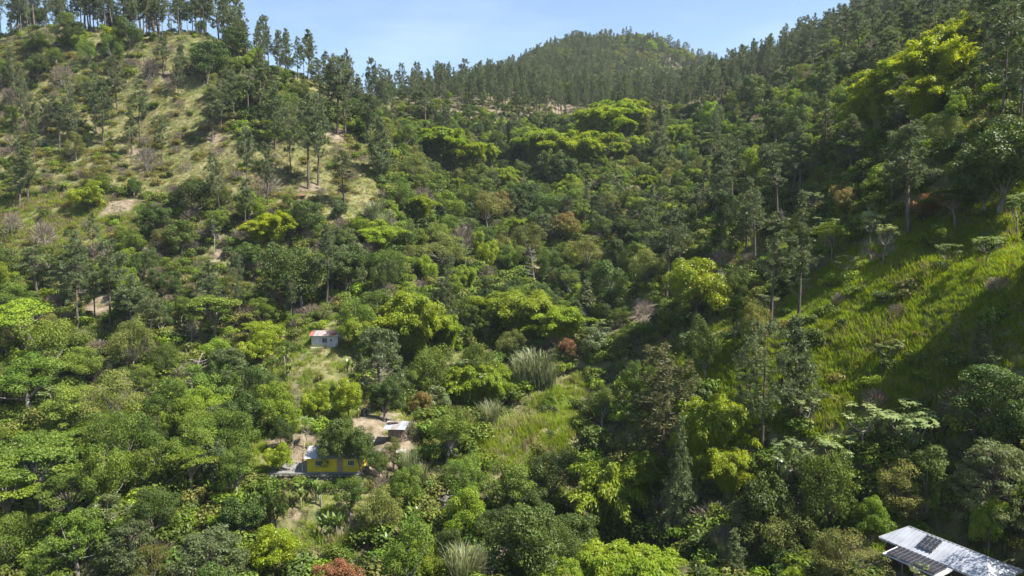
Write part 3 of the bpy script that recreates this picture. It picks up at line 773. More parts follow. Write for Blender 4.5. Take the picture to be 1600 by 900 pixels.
# ------------------------------------------------------------------ what each kind is called
# kind: (object name, category, look for the label, plural for the group, trunk part, crown part)
INFO = {
 'pine':    ('pine_tree', 'pine tree', 'tall pine with bare trunk', 'tall pines', 'trunk', 'crown'),
 'pinefull':('young_pine', 'young pine', 'young cone-shaped pine', 'young pines', 'trunk', 'crown'),
 'pineol':  ('olive_pine', 'olive pine', 'broad olive-green pine', 'olive pines', 'trunk', 'crown'),
 'dark':    ('dark_broadleaf_tree', 'dark tree', 'dense dark green tree', 'dark broadleaf trees', 'trunk', 'crown'),
 'mid':     ('broadleaf_tree', 'broadleaf tree', 'leafy mid green tree', 'mid green trees', 'trunk', 'crown'),
 'olive':   ('olive_broadleaf_tree', 'olive tree', 'brownish olive-green tree', 'olive green trees', 'trunk', 'crown'),
 'light':   ('light_green_tree', 'light tree', 'light green rounded tree', 'light green trees', 'trunk', 'crown'),
 'mango':   ('mango_tree', 'mango tree', 'round yellow-green mango tree', 'bright mango trees', 'trunk', 'crown'),
 'orange':  ('flushing_mango_tree', 'mango tree', 'mango tree with orange-brown new leaves', 'flushing mango trees', 'trunk', 'crown'),
 'rust':    ('rust_mango_tree', 'mango tree', 'mango tree with rust-red leaves', 'rust-red mango trees', 'trunk', 'crown'),
 'umb':     ('umbrella_tree', 'umbrella tree', 'flat-topped feathery tree', 'umbrella trees', 'trunk', 'crown'),
 'shaggy':  ('shaggy_tree', 'shaggy tree', 'shaggy blue-grey tree', 'shaggy grey-green trees', 'trunk', 'crown'),
 'bamboo':  ('bamboo_clump', 'bamboo', 'feathery green bamboo clump', 'green bamboo clumps', 'culms', 'foliage'),
 'bambooY': ('yellow_bamboo_clump', 'bamboo', 'bright yellow-green bamboo clump', 'yellow bamboo clumps', 'culms', 'foliage'),
 'cecro':   ('cecropia_tree', 'cecropia', 'pale-trunked large-leaved cecropia', 'cecropia trees', 'trunk', 'crown'),
 'dead':    ('dead_tree', 'dead tree', 'bleached leafless dead tree', 'dead trees', 'trunk', 'branches'),
 'drybush': ('dry_bush', 'dry bush', 'grey-brown leafless dry bush', 'dry bushes', 'stems', 'twigs'),
 'banana':  ('banana_plant', 'banana plant', 'banana clump with arching leaves', 'banana plants', 'stem', 'leaves'),
 'reed':    ('cane_clump', 'wild cane', 'silvery arching wild cane clump', 'wild cane clumps', 'canes', 'blades'),
 'cypress': ('cypress_tree', 'cypress', 'narrow dark cypress', 'cypresses', 'trunk', 'crown'),
 'glossy':  ('glossy_tree', 'glossy tree', 'dark large-leaved glossy tree', 'glossy dark trees', 'trunk', 'crown'),
 'pale':    ('pale_leaved_tree', 'pale tree', 'open tree with pale silvery leaves', 'pale leaved trees', 'trunk', 'crown'),
 'shrub':   ('shrub', 'shrub', 'low leafy green shrub', 'green shrubs', 'stems', 'leaves'),
 'yshrub':  ('yellow_shrub', 'yellow shrub', 'low yellowish shrub', 'yellowish shrubs', 'stems', 'leaves'),
}
PLACE = {
 'lgrass': 'on the dry grassy hillside below the ridge pines', 'lgrass2': 'on the tall grass slope around the lone mango', 'ridge': 'on the skyline ridge over the dry hillside',
 'lscrub': 'in the scrub beside the dry grassy hillside', 'garden': 'on the cleared slope around the small houses', 'terrace': 'on the bright grassy field in the ravine',
 'rgrass': 'on the steep lush grass slope', 'rgrass2': 'by the small grass clearing high on the pine slope', 'rlow': 'in the thicket around the solar-panelled house', 'spur': 'at the foot of the lush grass slope',
 'rup': 'high above the lush grass slope', 'lwood': 'in the patchy wood uphill of the white house', 'center': 'in the green valley head', 'valley': 'in the stream ravine',
 'llow': 'in the dense wood beside the yellow house', 'back': 'on the pine ridge behind the valley', 'far': 'on the far mountain',
}
COUNT = {}
PLACED = []                       # (x, y, radius) of everything planted
LANDMARKS = []                     # (x, y, z, short name): things one can find in the photo
def describe(kind, x, y, z, height, zone):
    look, plural = INFO[kind][2], INFO[kind][3]
    lo, hi = SIZE.get(kind, (0, 1e9))
    t = (height - lo) / (hi - lo)
    size = 'small ' if t < .33 else ('large ' if .67 < t < 1e6 else 'medium-sized ') if hi < 1e8 else ''
    if look.startswith(('low ', 'tall ')): size = size.replace('medium-sized ', '').replace('large ', 'broad ')
    d, nm, lz = min((math.hypot(x - a, y - b), n, c) for a, b, c, n in LANDMARKS)
    if d < (14 if y < 180 else 22):
        rel = 'close beside' if d < 5.5 else ('uphill of' if z > lz + 2.0 else ('downhill of' if z < lz - 2.0 else 'level with'))
        where = rel + ' ' + nm
    else: where = PLACE[zone]
    return size + look + ' ' + where, size + plural + ' ' + where
def plant(kind, x, y, height, width=None, label=None, group=None, variant=None, rz=None, zone=None, sink=0.0):
    name, cat, look, plural, tn, cn = INFO[kind]
    i = COUNT.get(kind, 0); COUNT[kind] = i + 1
    var = K[kind][i % len(K[kind]) if variant is None else variant]
    z = float(HG(x, y)[0])
    r = bpy.data.objects.new(name, None); r.empty_display_size = .5
    C.objects.link(r)
    sz = height / var[2]; sx = sz if width is None else width / var[3]
    r.location = (x, y, z - sink); tl = .03 if kind == 'pine' else .07; r.rotation_euler = (random.gauss(0, tl), random.gauss(0, tl), random.uniform(0, 6.283) if rz is None else rz); r.scale = (sx * random.uniform(.86, 1.14), sx * random.uniform(.86, 1.14), sz)
    for nm, me in ((tn, var[0]), (cn, var[1])):
        c = bpy.data.objects.new(nm, me); C.objects.link(c); c.parent = r
    if label is None:
        if zone is None: zone = ZN[int(zone_of(np.array([x]), np.array([y]), np.array([z]))[0][0])]
        label, group = describe(kind, x, y, z, height, zone)
    r['label'] = label; r['category'] = cat
    if group: r['group'] = group
    PLACED.append((x, y, (width or var[3] * sx) / 2))
    return r
def hand(kind, cx, top, base, wpx, label=None, variant=None, sink=0.0):
    p = hit(cx, base)
    f = p[1] * CP + (p[2] - CAM_Z) * SP
    h = (base - top) * f / F_PX
    return plant(kind, p[0], p[1], h, wpx * f / F_PX if wpx else None, label, None, variant, sink=sink)

# ------------------------------------------------------------------ houses
class Bx:
    """collects boxes, polygons and tubes; build() links them as one mesh"""
    def __init__(self): self.v = []; self.f = []
    def box(self, x0, x1, y0, y1, z0, z1):
        n = len(self.v)
        self.v += [(x0, y0, z0), (x1, y0, z0), (x1, y1, z0), (x0, y1, z0), (x0, y0, z1), (x1, y0, z1), (x1, y1, z1), (x0, y1, z1)]
        self.f += [tuple(n + i for i in q) for q in ((0, 3, 2, 1), (4, 5, 6, 7), (0, 1, 5, 4), (1, 2, 6, 5), (2, 3, 7, 6), (3, 0, 4, 7))]
        return self
    def prism(self, poly, d):
        """a flat polygon (3-D points) given thickness d (a vector)"""
        n = len(self.v); k = len(poly); d = np.asarray(d, float)
        self.v += [tuple(p) for p in poly] + [tuple(np.asarray(p) + d) for p in poly]
        self.f.append(tuple(range(n, n + k))[::-1]); self.f.append(tuple(range(n + k, n + 2 * k)))
        for i in range(k):
            j = (i + 1) % k; self.f.append((n + i, n + j, n + k + j, n + k + i))
        return self
    def beam(self, a, b, r, k=6):
        wd = Wood(); wd.tube([a, b], [r, r], k); n = len(self.v)
        self.v += [tuple(p) for p in np.concatenate(wd.v)]; self.f += [tuple(n + i for i in q) for q in wd.f]
        self.f.append(tuple(n + i for i in range(k))[::-1])
        return self
    def build(self, name, mat, parent=None, bevel=0):
        me = bpy.data.meshes.new(name); me.from_pydata(self.v, [], self.f); me.update()
        o = link(name, me, parent, mat)
        if bevel:
            b = o.modifiers.new('bevel', 'BEVEL'); b.width = bevel; b.segments = 2
        return o
M['yellow_wall'] = plain_mat('yellow_paint', (0.52, 0.405, 0.022), (0.40, 0.30, 0.03), .9, .85, .15)
M['white_wall'] = plain_mat('whitewashed_wall', (0.484, 0.484, 0.477), (0.372, 0.36, 0.353), 1.0, .85, .2)
M['pink_wall'] = plain_mat('faded_pink_wall', (0.434, 0.36, 0.36), (0.341, 0.273, 0.267), 1.0, .85, .2)
M['concrete'] = plain_mat('concrete', (0.20, 0.209, 0.193), (0.154, 0.138, 0.121), 1.4, .9, .15, bump=.2)
M['grey_wall'] = plain_mat('grey_wall', (0.28, 0.30, 0.30), (0.20, 0.21, 0.20), 1.2, .9, .15)
M['zinc'] = plain_mat('zinc_sheet', (0.40, 0.415, 0.44), (0.31, 0.325, 0.35), .9, .45, .4, .25)
M['zinc_b'] = plain_mat('zinc_sheet_dull', (0.36, 0.372, 0.395), (0.25, 0.262, 0.285), 1.1, .5, .35, .2, stretch=(1, .25, 1))
M['zinc_c'] = plain_mat('zinc_sheet_streaked', (0.41, 0.42, 0.435), (0.29, 0.285, 0.285), 1.6, .5, .35, .2, stretch=(1, .2, 1))
M['zinc_old'] = plain_mat('weathered_zinc', (0.319, 0.303, 0.292), (0.187, 0.165, 0.154), 1.3, .6, .3, .15)
M['zinc_white'] = plain_mat('pale_zinc', (0.407, 0.407, 0.407), (0.33, 0.314, 0.303), 1.6, .5, .4, .15)
M['rust_sheet'] = plain_mat('rusted_sheet', (0.288, 0.12, 0.096), (0.176, 0.068, 0.052), 1.2, .8, .2)
M['rust_old'] = plain_mat('faded_rust_sheet', (0.40, 0.29, 0.26), (0.26, 0.15, 0.13), 1.4, .8, .2)
M['white_trim'] = plain_mat('white_fascia', (0.496, 0.496, 0.496), (0.434, 0.434, 0.44), 2, .5, .3)
M['glass'] = plain_mat('dark_glass', (0.03, 0.035, 0.045), (0.02, 0.022, 0.028), 3, .15, .6)
M['dframe'] = plain_mat('dark_frame', (0.16, 0.16, 0.17), (0.11, 0.11, 0.12), 3, .4, .4)
M['cell'] = plain_mat('solar_cells', (0.030, 0.028, 0.034), (0.022, 0.021, 0.026), 2, .3, .4)
M['alu'] = plain_mat('aluminium_frame', (0.62, 0.63, 0.65), (0.5, 0.5, 0.52), 3, .4, .5, .5)
M['wood'] = plain_mat('grey_boards', (0.30, 0.195, 0.165), (0.128, 0.105, 0.09), 3, .9, .1, stretch=(1, 1, .2))
M['pole'] = plain_mat('pale_timber', (0.35, 0.266, 0.175), (0.238, 0.168, 0.105), 3, .9, .1)
M['tank'] = plain_mat('black_plastic', (0.028, 0.028, 0.032), (0.018, 0.018, 0.02), 3, .35, .5)
M['stone'] = plain_mat('stone', (0.231, 0.209, 0.182), (0.121, 0.105, 0.088), 2.2, .9, .2, bump=.5)
M['wall_stone'] = plain_mat('shade_darkened_stone', (0.13, 0.12, 0.10), (0.06, 0.065, 0.04), 1.5, .95, .1, bump=.5)  # dark stone, darkened further to paint in the retaining wall's shade
M['brown'] = plain_mat('dark_brown_wall', (0.10, 0.06, 0.05), (0.06, 0.04, 0.035), 2, .9, .1)
M['door'] = plain_mat('painted_door', (0.30, 0.22, 0.15), (0.22, 0.15, 0.10), 2, .7, .2)

def window(parent, x0, x1, z0, z1, y, bars=4, frame=M['white_trim'], wall=.16):
    """a window in a wall whose outer face is at y (facing -y): recessed pane, frame, glazing bars, sill"""
    wn = Bx().box(x0, x1, y + .07, y + .10, z0, z1).build('window', M['glass'], parent)
    f = Bx(); t = .05
    f.box(x0, x1, y - .015, y + .06, z1 - t, z1).box(x0, x1, y - .015, y + .06, z0, z0 + t)
    f.box(x0, x0 + t, y - .015, y + .06, z0 + t, z1 - t).box(x1 - t, x1, y - .015, y + .06, z0 + t, z1 - t)
    f.build('frame', frame, wn)
    for i in range(1, bars):
        xb = x0 + (x1 - x0) * i / bars
        Bx().box(xb - .015, xb + .015, y + .01, y + .05, z0 + t, z1 - t).build('glazing_bar', M['alu'], wn)
    Bx().box(x0 - .06, x1 + .06, y - .07, y - .017, z0 - .06, z0 - .002).build('sill', M['concrete'], wn)
    return wn
def wall_with_holes(x0, x1, z0, z1, y0, y1, holes):
    """wall slab along x with rectangular openings (hx0,hx1,hz0,hz1)"""
    b = Bx(); xs = sorted({x0, x1, *[h[0] for h in holes], *[h[1] for h in holes]})
    for a, c in zip(xs[:-1], xs[1:]):
        hs = sorted([h for h in holes if h[0] <= a + 1e-6 and h[1] >= c - 1e-6], key=lambda h: h[2]); z = z0
        for h in hs:
            if h[2] > z: b.box(a, c, y0, y1, z, h[2])
            z = h[3]
        if z < z1: b.box(a, c, y0, y1, z, z1)
    return b
def gable_sheets(parent, x0, x1, yf, yr, yb, ze, zr, step, mats, rnd):
    """corrugated sheets of a gable roof: each sheet is a ribbed strip from eave to ridge"""
    n = max(1, round((x1 - x0) / step)); w_ = (x1 - x0) / n
    for side, (ya, yb_) in (('f', (yf, yr)), ('b', (yb, yr))):
        for i in range(n):
            b = Bx(); lift = .012 * (i % 2) + rnd.uniform(0, .008)
            a, c = x0 + i * w_ - .02, x0 + (i + 1) * w_ + .02
            k = 6; ov = rnd.uniform(-.04, .05)
            yo = ya + (ya - yr) * ov * .5; zo = ze - (zr - ze) * ov * .5
            top, bot = [], []
            for j in range(k + 1):
                x = a + (c - a) * j / k; h = lift + (.022 if j % 2 else 0)
                bot.append((x, yo, zo + h)); top.append((x, yr, zr + h + (.004 if side == 'f' else 0)))
            for j in range(k):
                q = [bot[j], bot[j + 1], top[j + 1], top[j]]
                b.prism(q if side == 'f' else q[::-1], (0, 0, .012))
            b.build('roof_sheet', rnd.choice(mats), parent)
rb = random.Random(5)

# --- yellow house
yh = empty('yellow_house', tuple(YH)); tag(yh, 'small bright yellow house with pale sheet roof on a concrete terrace', 'house')
YL, YD, YHt = 7.7, 4.8, 2.3
Bx().box(-.12, YL + .12, -.12, YD + .1, -.6, .16).build('plinth', M['concrete'], yh)
wall_with_holes(0, YL, .16, YHt, 0, .16, [(1.15, 2.2, 1.05, 1.85), (4.2, 5.1, .16, 2.1), (5.7, 6.7, 1.05, 1.85)]).build('wall', M['yellow_wall'], yh)
Bx().box(0, .16, .16, YD, .16, YHt).build('wall', M['yellow_wall'], yh)
Bx().box(YL - .16, YL, .16, YD, .16, YHt).build('wall', M['yellow_wall'], yh)
Bx().box(.16, YL - .16, YD - .16, YD, .16, YHt).build('wall', M['yellow_wall'], yh)
for xx in (0.0, YL - .16):
    Bx().prism([(xx, .0, YHt), (xx, YD, YHt), (xx, YD / 2, YHt + .78)], (.16, 0, 0)).build('gable', M['yellow_wall'], yh)
window(yh, 1.15, 2.2, 1.05, 1.85, 0, 4, M['alu']); window(yh, 5.7, 6.7, 1.05, 1.85, 0, 4, M['alu'])
dr = Bx().box(4.2, 5.1, .05, .1, .16, 2.1).build('door', M['door'], yh); Bx().box(4.95, 5.0, -.02, .05, 1.05, 1.12).build('handle', M['alu'], dr)
gable_sheets(yh, -.28, YL + .3, -.45, YD / 2, YD + .4, YHt - .10, YHt + .85, .8, [M['zinc_old'], M['zinc_old'], M['zinc_white']], rb)
ter = Bx().box(YH[0] - 5.6, YH[0] - .13, YH[1] - .35, YH[1] + 4.6, YH[2] - .5, YH[2] + .06).build('terrace_slab', M['concrete'])
tag(ter, 'bare concrete terrace slab beside the yellow house', 'terrace')
pp = Bx().beam((YH[0] - .75, YH[1] + .25, YH[2] + .05), (YH[0] - .75, YH[1] + .25, YH[2] + 1.2), .045).box(YH[0] - .82, YH[0] - .68, YH[1] + .18, YH[1] + .32, YH[2] + 1.2, YH[2] + 1.24).build('pipe_post', M['white_trim'])
tag(pp, 'short white pipe post standing on the concrete terrace', 'post')
# retaining wall under the terrace
rw = empty('retaining_wall', (YH[0] - 7.5, YH[1] - .55, YH[2])); tag(rw, 'dark dry-stone retaining wall holding up the yellow house terrace', 'wall')
st_v, st_f = [], []
def stone_mesh(name, seed, sx, sy, sz):
    rng = np.random.default_rng(seed)
    import bmesh
    bm = bmesh.new(); bmesh.ops.create_icosphere(bm, subdivisions=2, radius=1)
    ph = rng.uniform(0, 6, 9)
    for v in bm.verts:
        c = v.co; d = 1 + .16 * math.sin(c.x * 2.6 + ph[0]) + .13 * math.sin(c.y * 3.1 + ph[1]) + .12 * math.sin(c.z * 3.4 + ph[2]) + .08 * math.sin(5 * c.x + 4 * c.y + ph[3])
        v.co = Vector((c.x * d * sx, c.y * d * sy, c.z * d * sz))
    me = bpy.data.meshes.new(name); bm.to_mesh(me); bm.free(); me.materials.append(M['stone']); return me
stones = [stone_mesh('stone', 400 + i, .5, .42, .34) for i in range(5)]
for m_ in stones: m_.materials.clear(); m_.materials.append(M['wall_stone'])
wb = Bx().box(0, 15.5, .12, .5, -1.9, -.03).build('core', M['wall_stone'], rw)
for r_ in range(4):
    x = rb.uniform(0, .3)
    while x < 15.2:
        s = bpy.data.objects.new('stone', rb.choice(stones)); C.objects.link(s); s.parent = rw
        wdt = rb.uniform(.32, .95)
        s.location = (x + wdt / 2, .14, -1.65 + r_ * .45 + rb.uniform(-.05, .05)); s.scale = (wdt * rb.uniform(1, 1.2), .5, rb.uniform(.5, .85)); s.rotation_euler = (rb.uniform(-.3, .3), rb.uniform(-.3, .3), rb.uniform(-.3, .3)); x += wdt
# ladder and pole against the cut bank
lx, ly = at(470, 719, 104.0)[:2]; lz = gz(lx, ly)
ld = empty('ladder', (lx, ly, lz), .1); tag(ld, 'short wooden ladder leaning on the cut bank behind the terrace', 'ladder')
for s in (-.22, .22): Bx().beam((s, -.15, -.1), (s, .55, 1.75), .045).build('rail', M['pole'], ld)
for i in range(5): Bx().beam((-.25, -.02 + i * .12, .28 + i * .31), (.25, -.02 + i * .12, .28 + i * .31), .03).build('rung', M['pole'], ld)
pl = Wood(); pl.tube([(lx + .15, ly + .3, lz - .3), (lx + .32, ly + .35, lz + 1.8), (lx + .5, ly + .4, lz + 3.3)], [.09, .08, .06], 7)
po = link('timber_pole', pl.mesh('timber_pole', M['pole'])); tag(po, 'pale leaning timber pole standing behind the ladder', 'pole')

# --- board shack on the bare slope
sh = empty('board_shack', tuple(SH), math.radians(-6)); tag(sh, 'small grey board shack with cluttered sheet roof on the bare slope', 'shack')
for i in range(9):
    x = -1.0 + i * .225
    if i in (0, 1): Bx().box(x, x + .215, .0, .03, .75, 1.95).build('board', M['wood'], sh)
    else: Bx().box(x, x + .215, .0, .03, 0, 1.95).build('board', M['wood'], sh)
Bx().box(-1.0, -.57, .35, .38, 0, .75).build('doorway', M['brown'], sh)
for x in (-1.03, 1.0):
    for i in range(7): Bx().box(x, x + .03, .04 + i * .27, .30 + i * .27, 0, 1.95 + i * .05).build('board', M['wood'], sh)
Bx().box(-1.0, 1.0, 1.9, 1.93, 0, 2.25).build('back_wall', M['wood'], sh)
for i in range(3):
    x0 = -1.7 + i * 1.12
    Bx().prism([(x0, -.45, 1.93 + .012 * i), (x0 + 1.14, -.45, 1.93 + .012 * i), (x0 + 1.14, 2.3, 2.49 + .012 * i), (x0, 2.3, 2.49 + .012 * i)], (0, 0, .03)).build('roof_sheet', (M['zinc'], M['zinc_old'], M['zinc'])[i], sh)
for i in range(5):
    pk = Bx().box(-.9 + i * .02, .7, -.09, .09, 0, .05).build('plank', M['wood'])
    pk.location = (SH[0] - .5 + rb.uniform(-.4, .4), SH[1] + 1.5 + rb.uniform(-.3, .3), SH[2] + 2.40 + .07 * i); pk.rotation_euler = (.1, rb.uniform(-.12, .12), rb.uniform(-.6, .6))
    tag(pk, 'loose weathered plank lying on the shack roof', 'plank', 'planks on the shack roof')
l2 = at(626, 698, 105.5); l2[2] = gz(l2[0], l2[1])
lt = empty('lean_to', tuple(l2)); tag(lt, 'tiny lean-to with a tilted sheet roof just below the board shack', 'lean-to')
for x in (-.5, .5):
    for y in (-.3, .5): Bx().beam((x, y, -.3), (x, y, .62 + .2 * y), .04).build('post', M['pole'], lt)
Bx().prism([(-.7, -.55, .58), (.75, -.55, .50), (.75, .75, .76), (-.7, .75, .84)], (0, 0, .03)).build('roof_sheet', M['zinc_white'], lt)

# --- black water tank
wt = empty('water_tank', (BT[0] + .15, BT[1] + .5, BT[2])); tag(wt, 'black plastic water tank standing under a mango tree', 'tank')
prof = [(.0, 0), (.52, 0), (.54, .05)]
for i in range(5): prof += [(.54, .1 + i * .2), (.56, .16 + i * .2), (.54, .22 + i * .2)]
prof += [(.5, 1.15), (.3, 1.26), (.2, 1.28), (.2, 1.34), (0, 1.34)]
def lathe(prof, k=20):
    v, f = [], []
    for (r, z) in prof:
        for j in range(k): v.append((r * math.cos(6.2832 * j / k), r * math.sin(6.2832 * j / k), z))
    for i in range(len(prof) - 1):
        for j in range(k): f.append((i * k + j, i * k + (j + 1) % k, (i + 1) * k + (j + 1) % k, (i + 1) * k + j))
    me = bpy.data.meshes.new('lathe'); me.from_pydata(v, [], f); me.update(); return me
link('tank_body', lathe(prof), wt, M['tank']); Bx().box(-.6, .6, -.6, .6, -.3, -.005).build('base_slab', M['concrete'], wt)
Bx().beam((.54, -.1, .1), (.75, -.3, .1), .03).build('outlet_pipe', M['alu'], wt)
tp = Wood(); tp.tube([(BT[0] - .75, BT[1] + .2, BT[2] - .3), (BT[0] - .78, BT[1] + .2, BT[2] + .8), (BT[0] - .72, BT[1] + .2, BT[2] + 1.35)], [.13, .12, .1], 8)
o = link('timber_stump', tp.mesh('timber_stump', M['pole'])); tag(o, 'brown timber stump beside the black water tank', 'stump')

# --- white house with the rust-red roof
WL, WD, WHt = 5.3, 5.2, 2.5
wx0 = at(487, 546, WH[1])[0]
wh = empty('white_house', (wx0, WH[1], WH[2] + .4), math.radians(4)); tag(wh, 'small whitewashed house with rust-red roof on the wooded slope', 'house')
Bx().box(-.05, WL + .05, -.05, WD, -1.4, .2).build('plinth', M['pink_wall'], wh)
wall_with_holes(0, WL, .2, WHt, 0, .16, [(2.1, 3.2, .95, 1.95), (3.7, 4.2, 1.2, 1.75), (.7, 1.45, .2, 2.1)]).build('wall', M['white_wall'], wh)
Bx().box(0, .16, .16, WD, .2, WHt).build('wall', M['white_wall'], wh)
Bx().box(.16, WL - .16, WD - .16, WD, .2, WHt).build('wall', M['white_wall'], wh)
Bx().box(WL - .16, WL, .16, 1.8, .2, WHt).box(WL - .16, WL, 2.6, WD, .2, WHt).box(WL - .16, WL, 1.8, 2.6, .2, 1.3).box(WL - .16, WL, 1.8, 2.6, 2.0, WHt).build('wall', M['white_wall'], wh)
sw = Bx().box(WL - .12, WL - .08, 1.8, 2.6, 1.3, 2.0).build('window', M['glass'], wh); Bx().box(WL - .07, WL + .02, 2.17, 2.23, 1.3, 2.0).build('glazing_bar', M['white_trim'], sw)
window(wh, 2.1, 3.2, .95, 1.95, 0, 5); window(wh, 3.7, 4.2, 1.2, 1.75, 0, 2)
dr = Bx().box(.7, 1.45, .06, .1, .2, 2.1).build('door', M['white_trim'], wh); Bx().box(1.32, 1.37, 0, .05, 1.1, 1.16).build('handle', M['alu'], dr)
Bx().box(-.05, 2.6, -1.25, -.06, -.25, .14).build('porch', M['pink_wall'], wh)
for i in range(5): Bx().box(2.62, 3.5, -1.25 + i * .235, -1.03 + i * .235, -1.3, -.85 + i * .22).build('step', M['white_trim'], wh)
for x in (.0, 2.4): Bx().box(x, x + .12, -1.2, -1.08, -1.7, -.26).build('post', M['white_trim'], wh)
Bx().box(2.75, 3.1, -1.30, -1.27, -1.3, -.95).build('vent', M['brown'], wh)
for xx in (0.0, WL - .16): Bx().prism([(xx, 0, WHt), (xx, WD, WHt), (xx, WD / 2, WHt + .5)], (.16, 0, 0)).build('gable', M['white_wall'], wh)
gable_sheets(wh, -.4, WL + .45, -.6, WD / 2, WD + .4, WHt - .06, WHt + .60, .9, [M['rust_old'], M['zinc_old'], M['rust_old'], M['rust_sheet'], M['zinc_old']], rb)

# --- little hut high on the dry hillside
hp = at(469, 311.5, 214); hp[2] = gz(hp[0], hp[1])
hu = empty('hut', tuple(hp)); tag(hu, 'tiny low hut with dark sheet roof under the hillside pines', 'hut')
Bx().box(-1.1, 1.1, 0, 1.6, -.4, .85).build('wall', M['brown'], hu)
Bx().prism([(-1.35, -.35, .86), (1.35, -.35, .86), (1.35, 1.9, 1.25), (-1.35, 1.9, 1.25)], (0, 0, .05)).build('roof', M['rust_sheet'], hu)
Bx().box(-.3, .3, -.03, -.005, 0, .75).build('door', M['wood'], hu)

# --- solar-panelled house
u = np.array([r_dir[0], r_dir[1], 0.]); vf = np.array([r_dir[1], -r_dir[0], 0.])      # v: towards the front eave
if vf[0] > 0: vf = -vf
OR = np.array([RA[0], RA[1], 0.])
def uv(px, py, z):
    d = ray(px, py); Yk = d[1] * (z - CAM_Z) / d[2]; p = at(px, py, Yk) - OR
    return float(p @ u), float(p @ vf)
HWD, DROP = 2.65, 1.15
ZR = RA[2]
so = empty('solar_house', (RA[0], RA[1], FLOOR), math.atan2(u[1], u[0])); tag(so, 'long house with pale metal hip roof carrying solar panels', 'house')
# local frame: x along the ridge, y to the left of it; the front eave is at local -y or +y
FS = 1.0 if (vf @ np.array([-u[1], u[0], 0])) > 0 else -1.0
zr = ZR - FLOOR
c0 = uv(1372, 839, ZR - DROP); c1 = uv(1582, 897, ZR - DROP)
print('solar eave corners', c0, c1, 'ridge', r_len, 'FS', FS, 'porch', [uv(a, b, ZR - 1.45) for a, b in ((1380, 864), (1410, 855), (1492, 893), (1465, 903))])
RUNL, RUNR = 1.45, 1.9
U0, U1 = -RUNL, r_len + RUNR
def L3(a, v, dz=0.): return (a, FS * v, zr + dz)
def rz_(v): return -DROP * abs(v) / HWD
def hip_sheets(sign):
    n = round((U1 - U0) / .86); w_ = (U1 - U0) / n
    for i in range(n):
        a, c = U0 + i * w_, U0 + (i + 1) * w_
        def vt(q): return 0 if 0 <= q <= r_len else HWD * (-q / RUNL if q < 0 else (q - r_len) / RUNR)
        cuts = sorted({a, c, *[q for q in (0., r_len) if a < q < c]})
        b = Bx(); dz = .006 * (i % 2)
        for s, e in zip(cuts[:-1], cuts[1:]):
            k = max(1, round((e - s) / .215))
            for j in range(k):
                g, h = s + (e - s) * j / k, s + (e - s) * (j + 1) / k
                hz = .045 if j % 2 else 0
                pts = [L3(g, sign * (HWD + .02), rz_(HWD) + dz + hz), L3(h, sign * (HWD + .02), rz_(HWD) + dz + hz), L3(h, sign * vt(h), rz_(vt(h)) + dz + hz), L3(g, sign * vt(g), rz_(vt(g)) + dz + hz)]
                if abs(vt(g) - HWD) < 1e-6: pts = pts[:3]
                elif abs(vt(h) - HWD) < 1e-6: pts = [pts[0], pts[1], pts[3]]
                if sign * FS < 0: pass
                else: pts = pts[::-1]
                b.prism(pts, (0, 0, .02))
        b.build('roof_sheet', (M['zinc'], M['zinc_b'], M['zinc'], M['zinc_c'])[(i * 7 + 3 * i * i) % 4], so)
hip_sheets(1); hip_sheets(-1)
for (ua, ue) in ((r_len, U1), (0, U0)):
    for i in range(7):
        v0, v1 = -HWD + i * 2 * HWD / 7, -HWD + (i + 1) * 2 * HWD / 7
        cuts = sorted({v0, v1, *([0.] if v0 < 0 < v1 else [])})
        b = Bx()
        for s, e in zip(cuts[:-1], cuts[1:]):
            pts = [L3(ue, s, rz_(HWD) + .002), L3(ue, e, rz_(HWD) + .002), L3(ua + (ue - ua) * abs(e) / HWD, e, rz_(e) + .002), L3(ua + (ue - ua) * abs(s) / HWD, s, rz_(s) + .002)]
            if abs(abs(e) - HWD) < 1e-6: pts = [pts[0], pts[1], pts[3]]
            elif abs(abs(s) - HWD) < 1e-6: pts = pts[:3]
            b.prism(pts, (0, 0, .02))
        b.build('roof_sheet', M['zinc'], so)
Bx().beam(L3(-.05, 0, .03), L3(r_len + .05, 0, .03), .07).build('ridge_cap', M['zinc_white'], so)
for ua, ue in ((0, U0), (r_len, U1)):
    for s in (-1, 1): Bx().beam(L3(ua, 0, .03), L3(ue, s * HWD, rz_(HWD) + .03), .06).build('hip_cap', M['zinc_white'], so)
# fascia boards
ez = zr - DROP
def rect(b, a0, a1, v0, v1, z0, z1):
    y0, y1 = sorted((FS * v0, FS * v1)); return b.box(a0, a1, y0, y1, z0, z1)
rect(Bx(), U0, U1, HWD - .05, HWD - .01, ez - .16, ez - .012).build('fascia', M['white_trim'], so); rect(Bx(), U0, U1, -HWD + .01, -HWD + .05, ez - .16, ez - .012).build('fascia', M['white_trim'], so)
rect(Bx(), U0 + .01, U0 + .05, -HWD + .06, HWD - .06, ez - .16, ez - .012).build('fascia', M['white_trim'], so); rect(Bx(), U1 - .05, U1 - .01, -HWD + .06, HWD - .06, ez - .16, ez - .012).build('fascia', M['white_trim'], so)
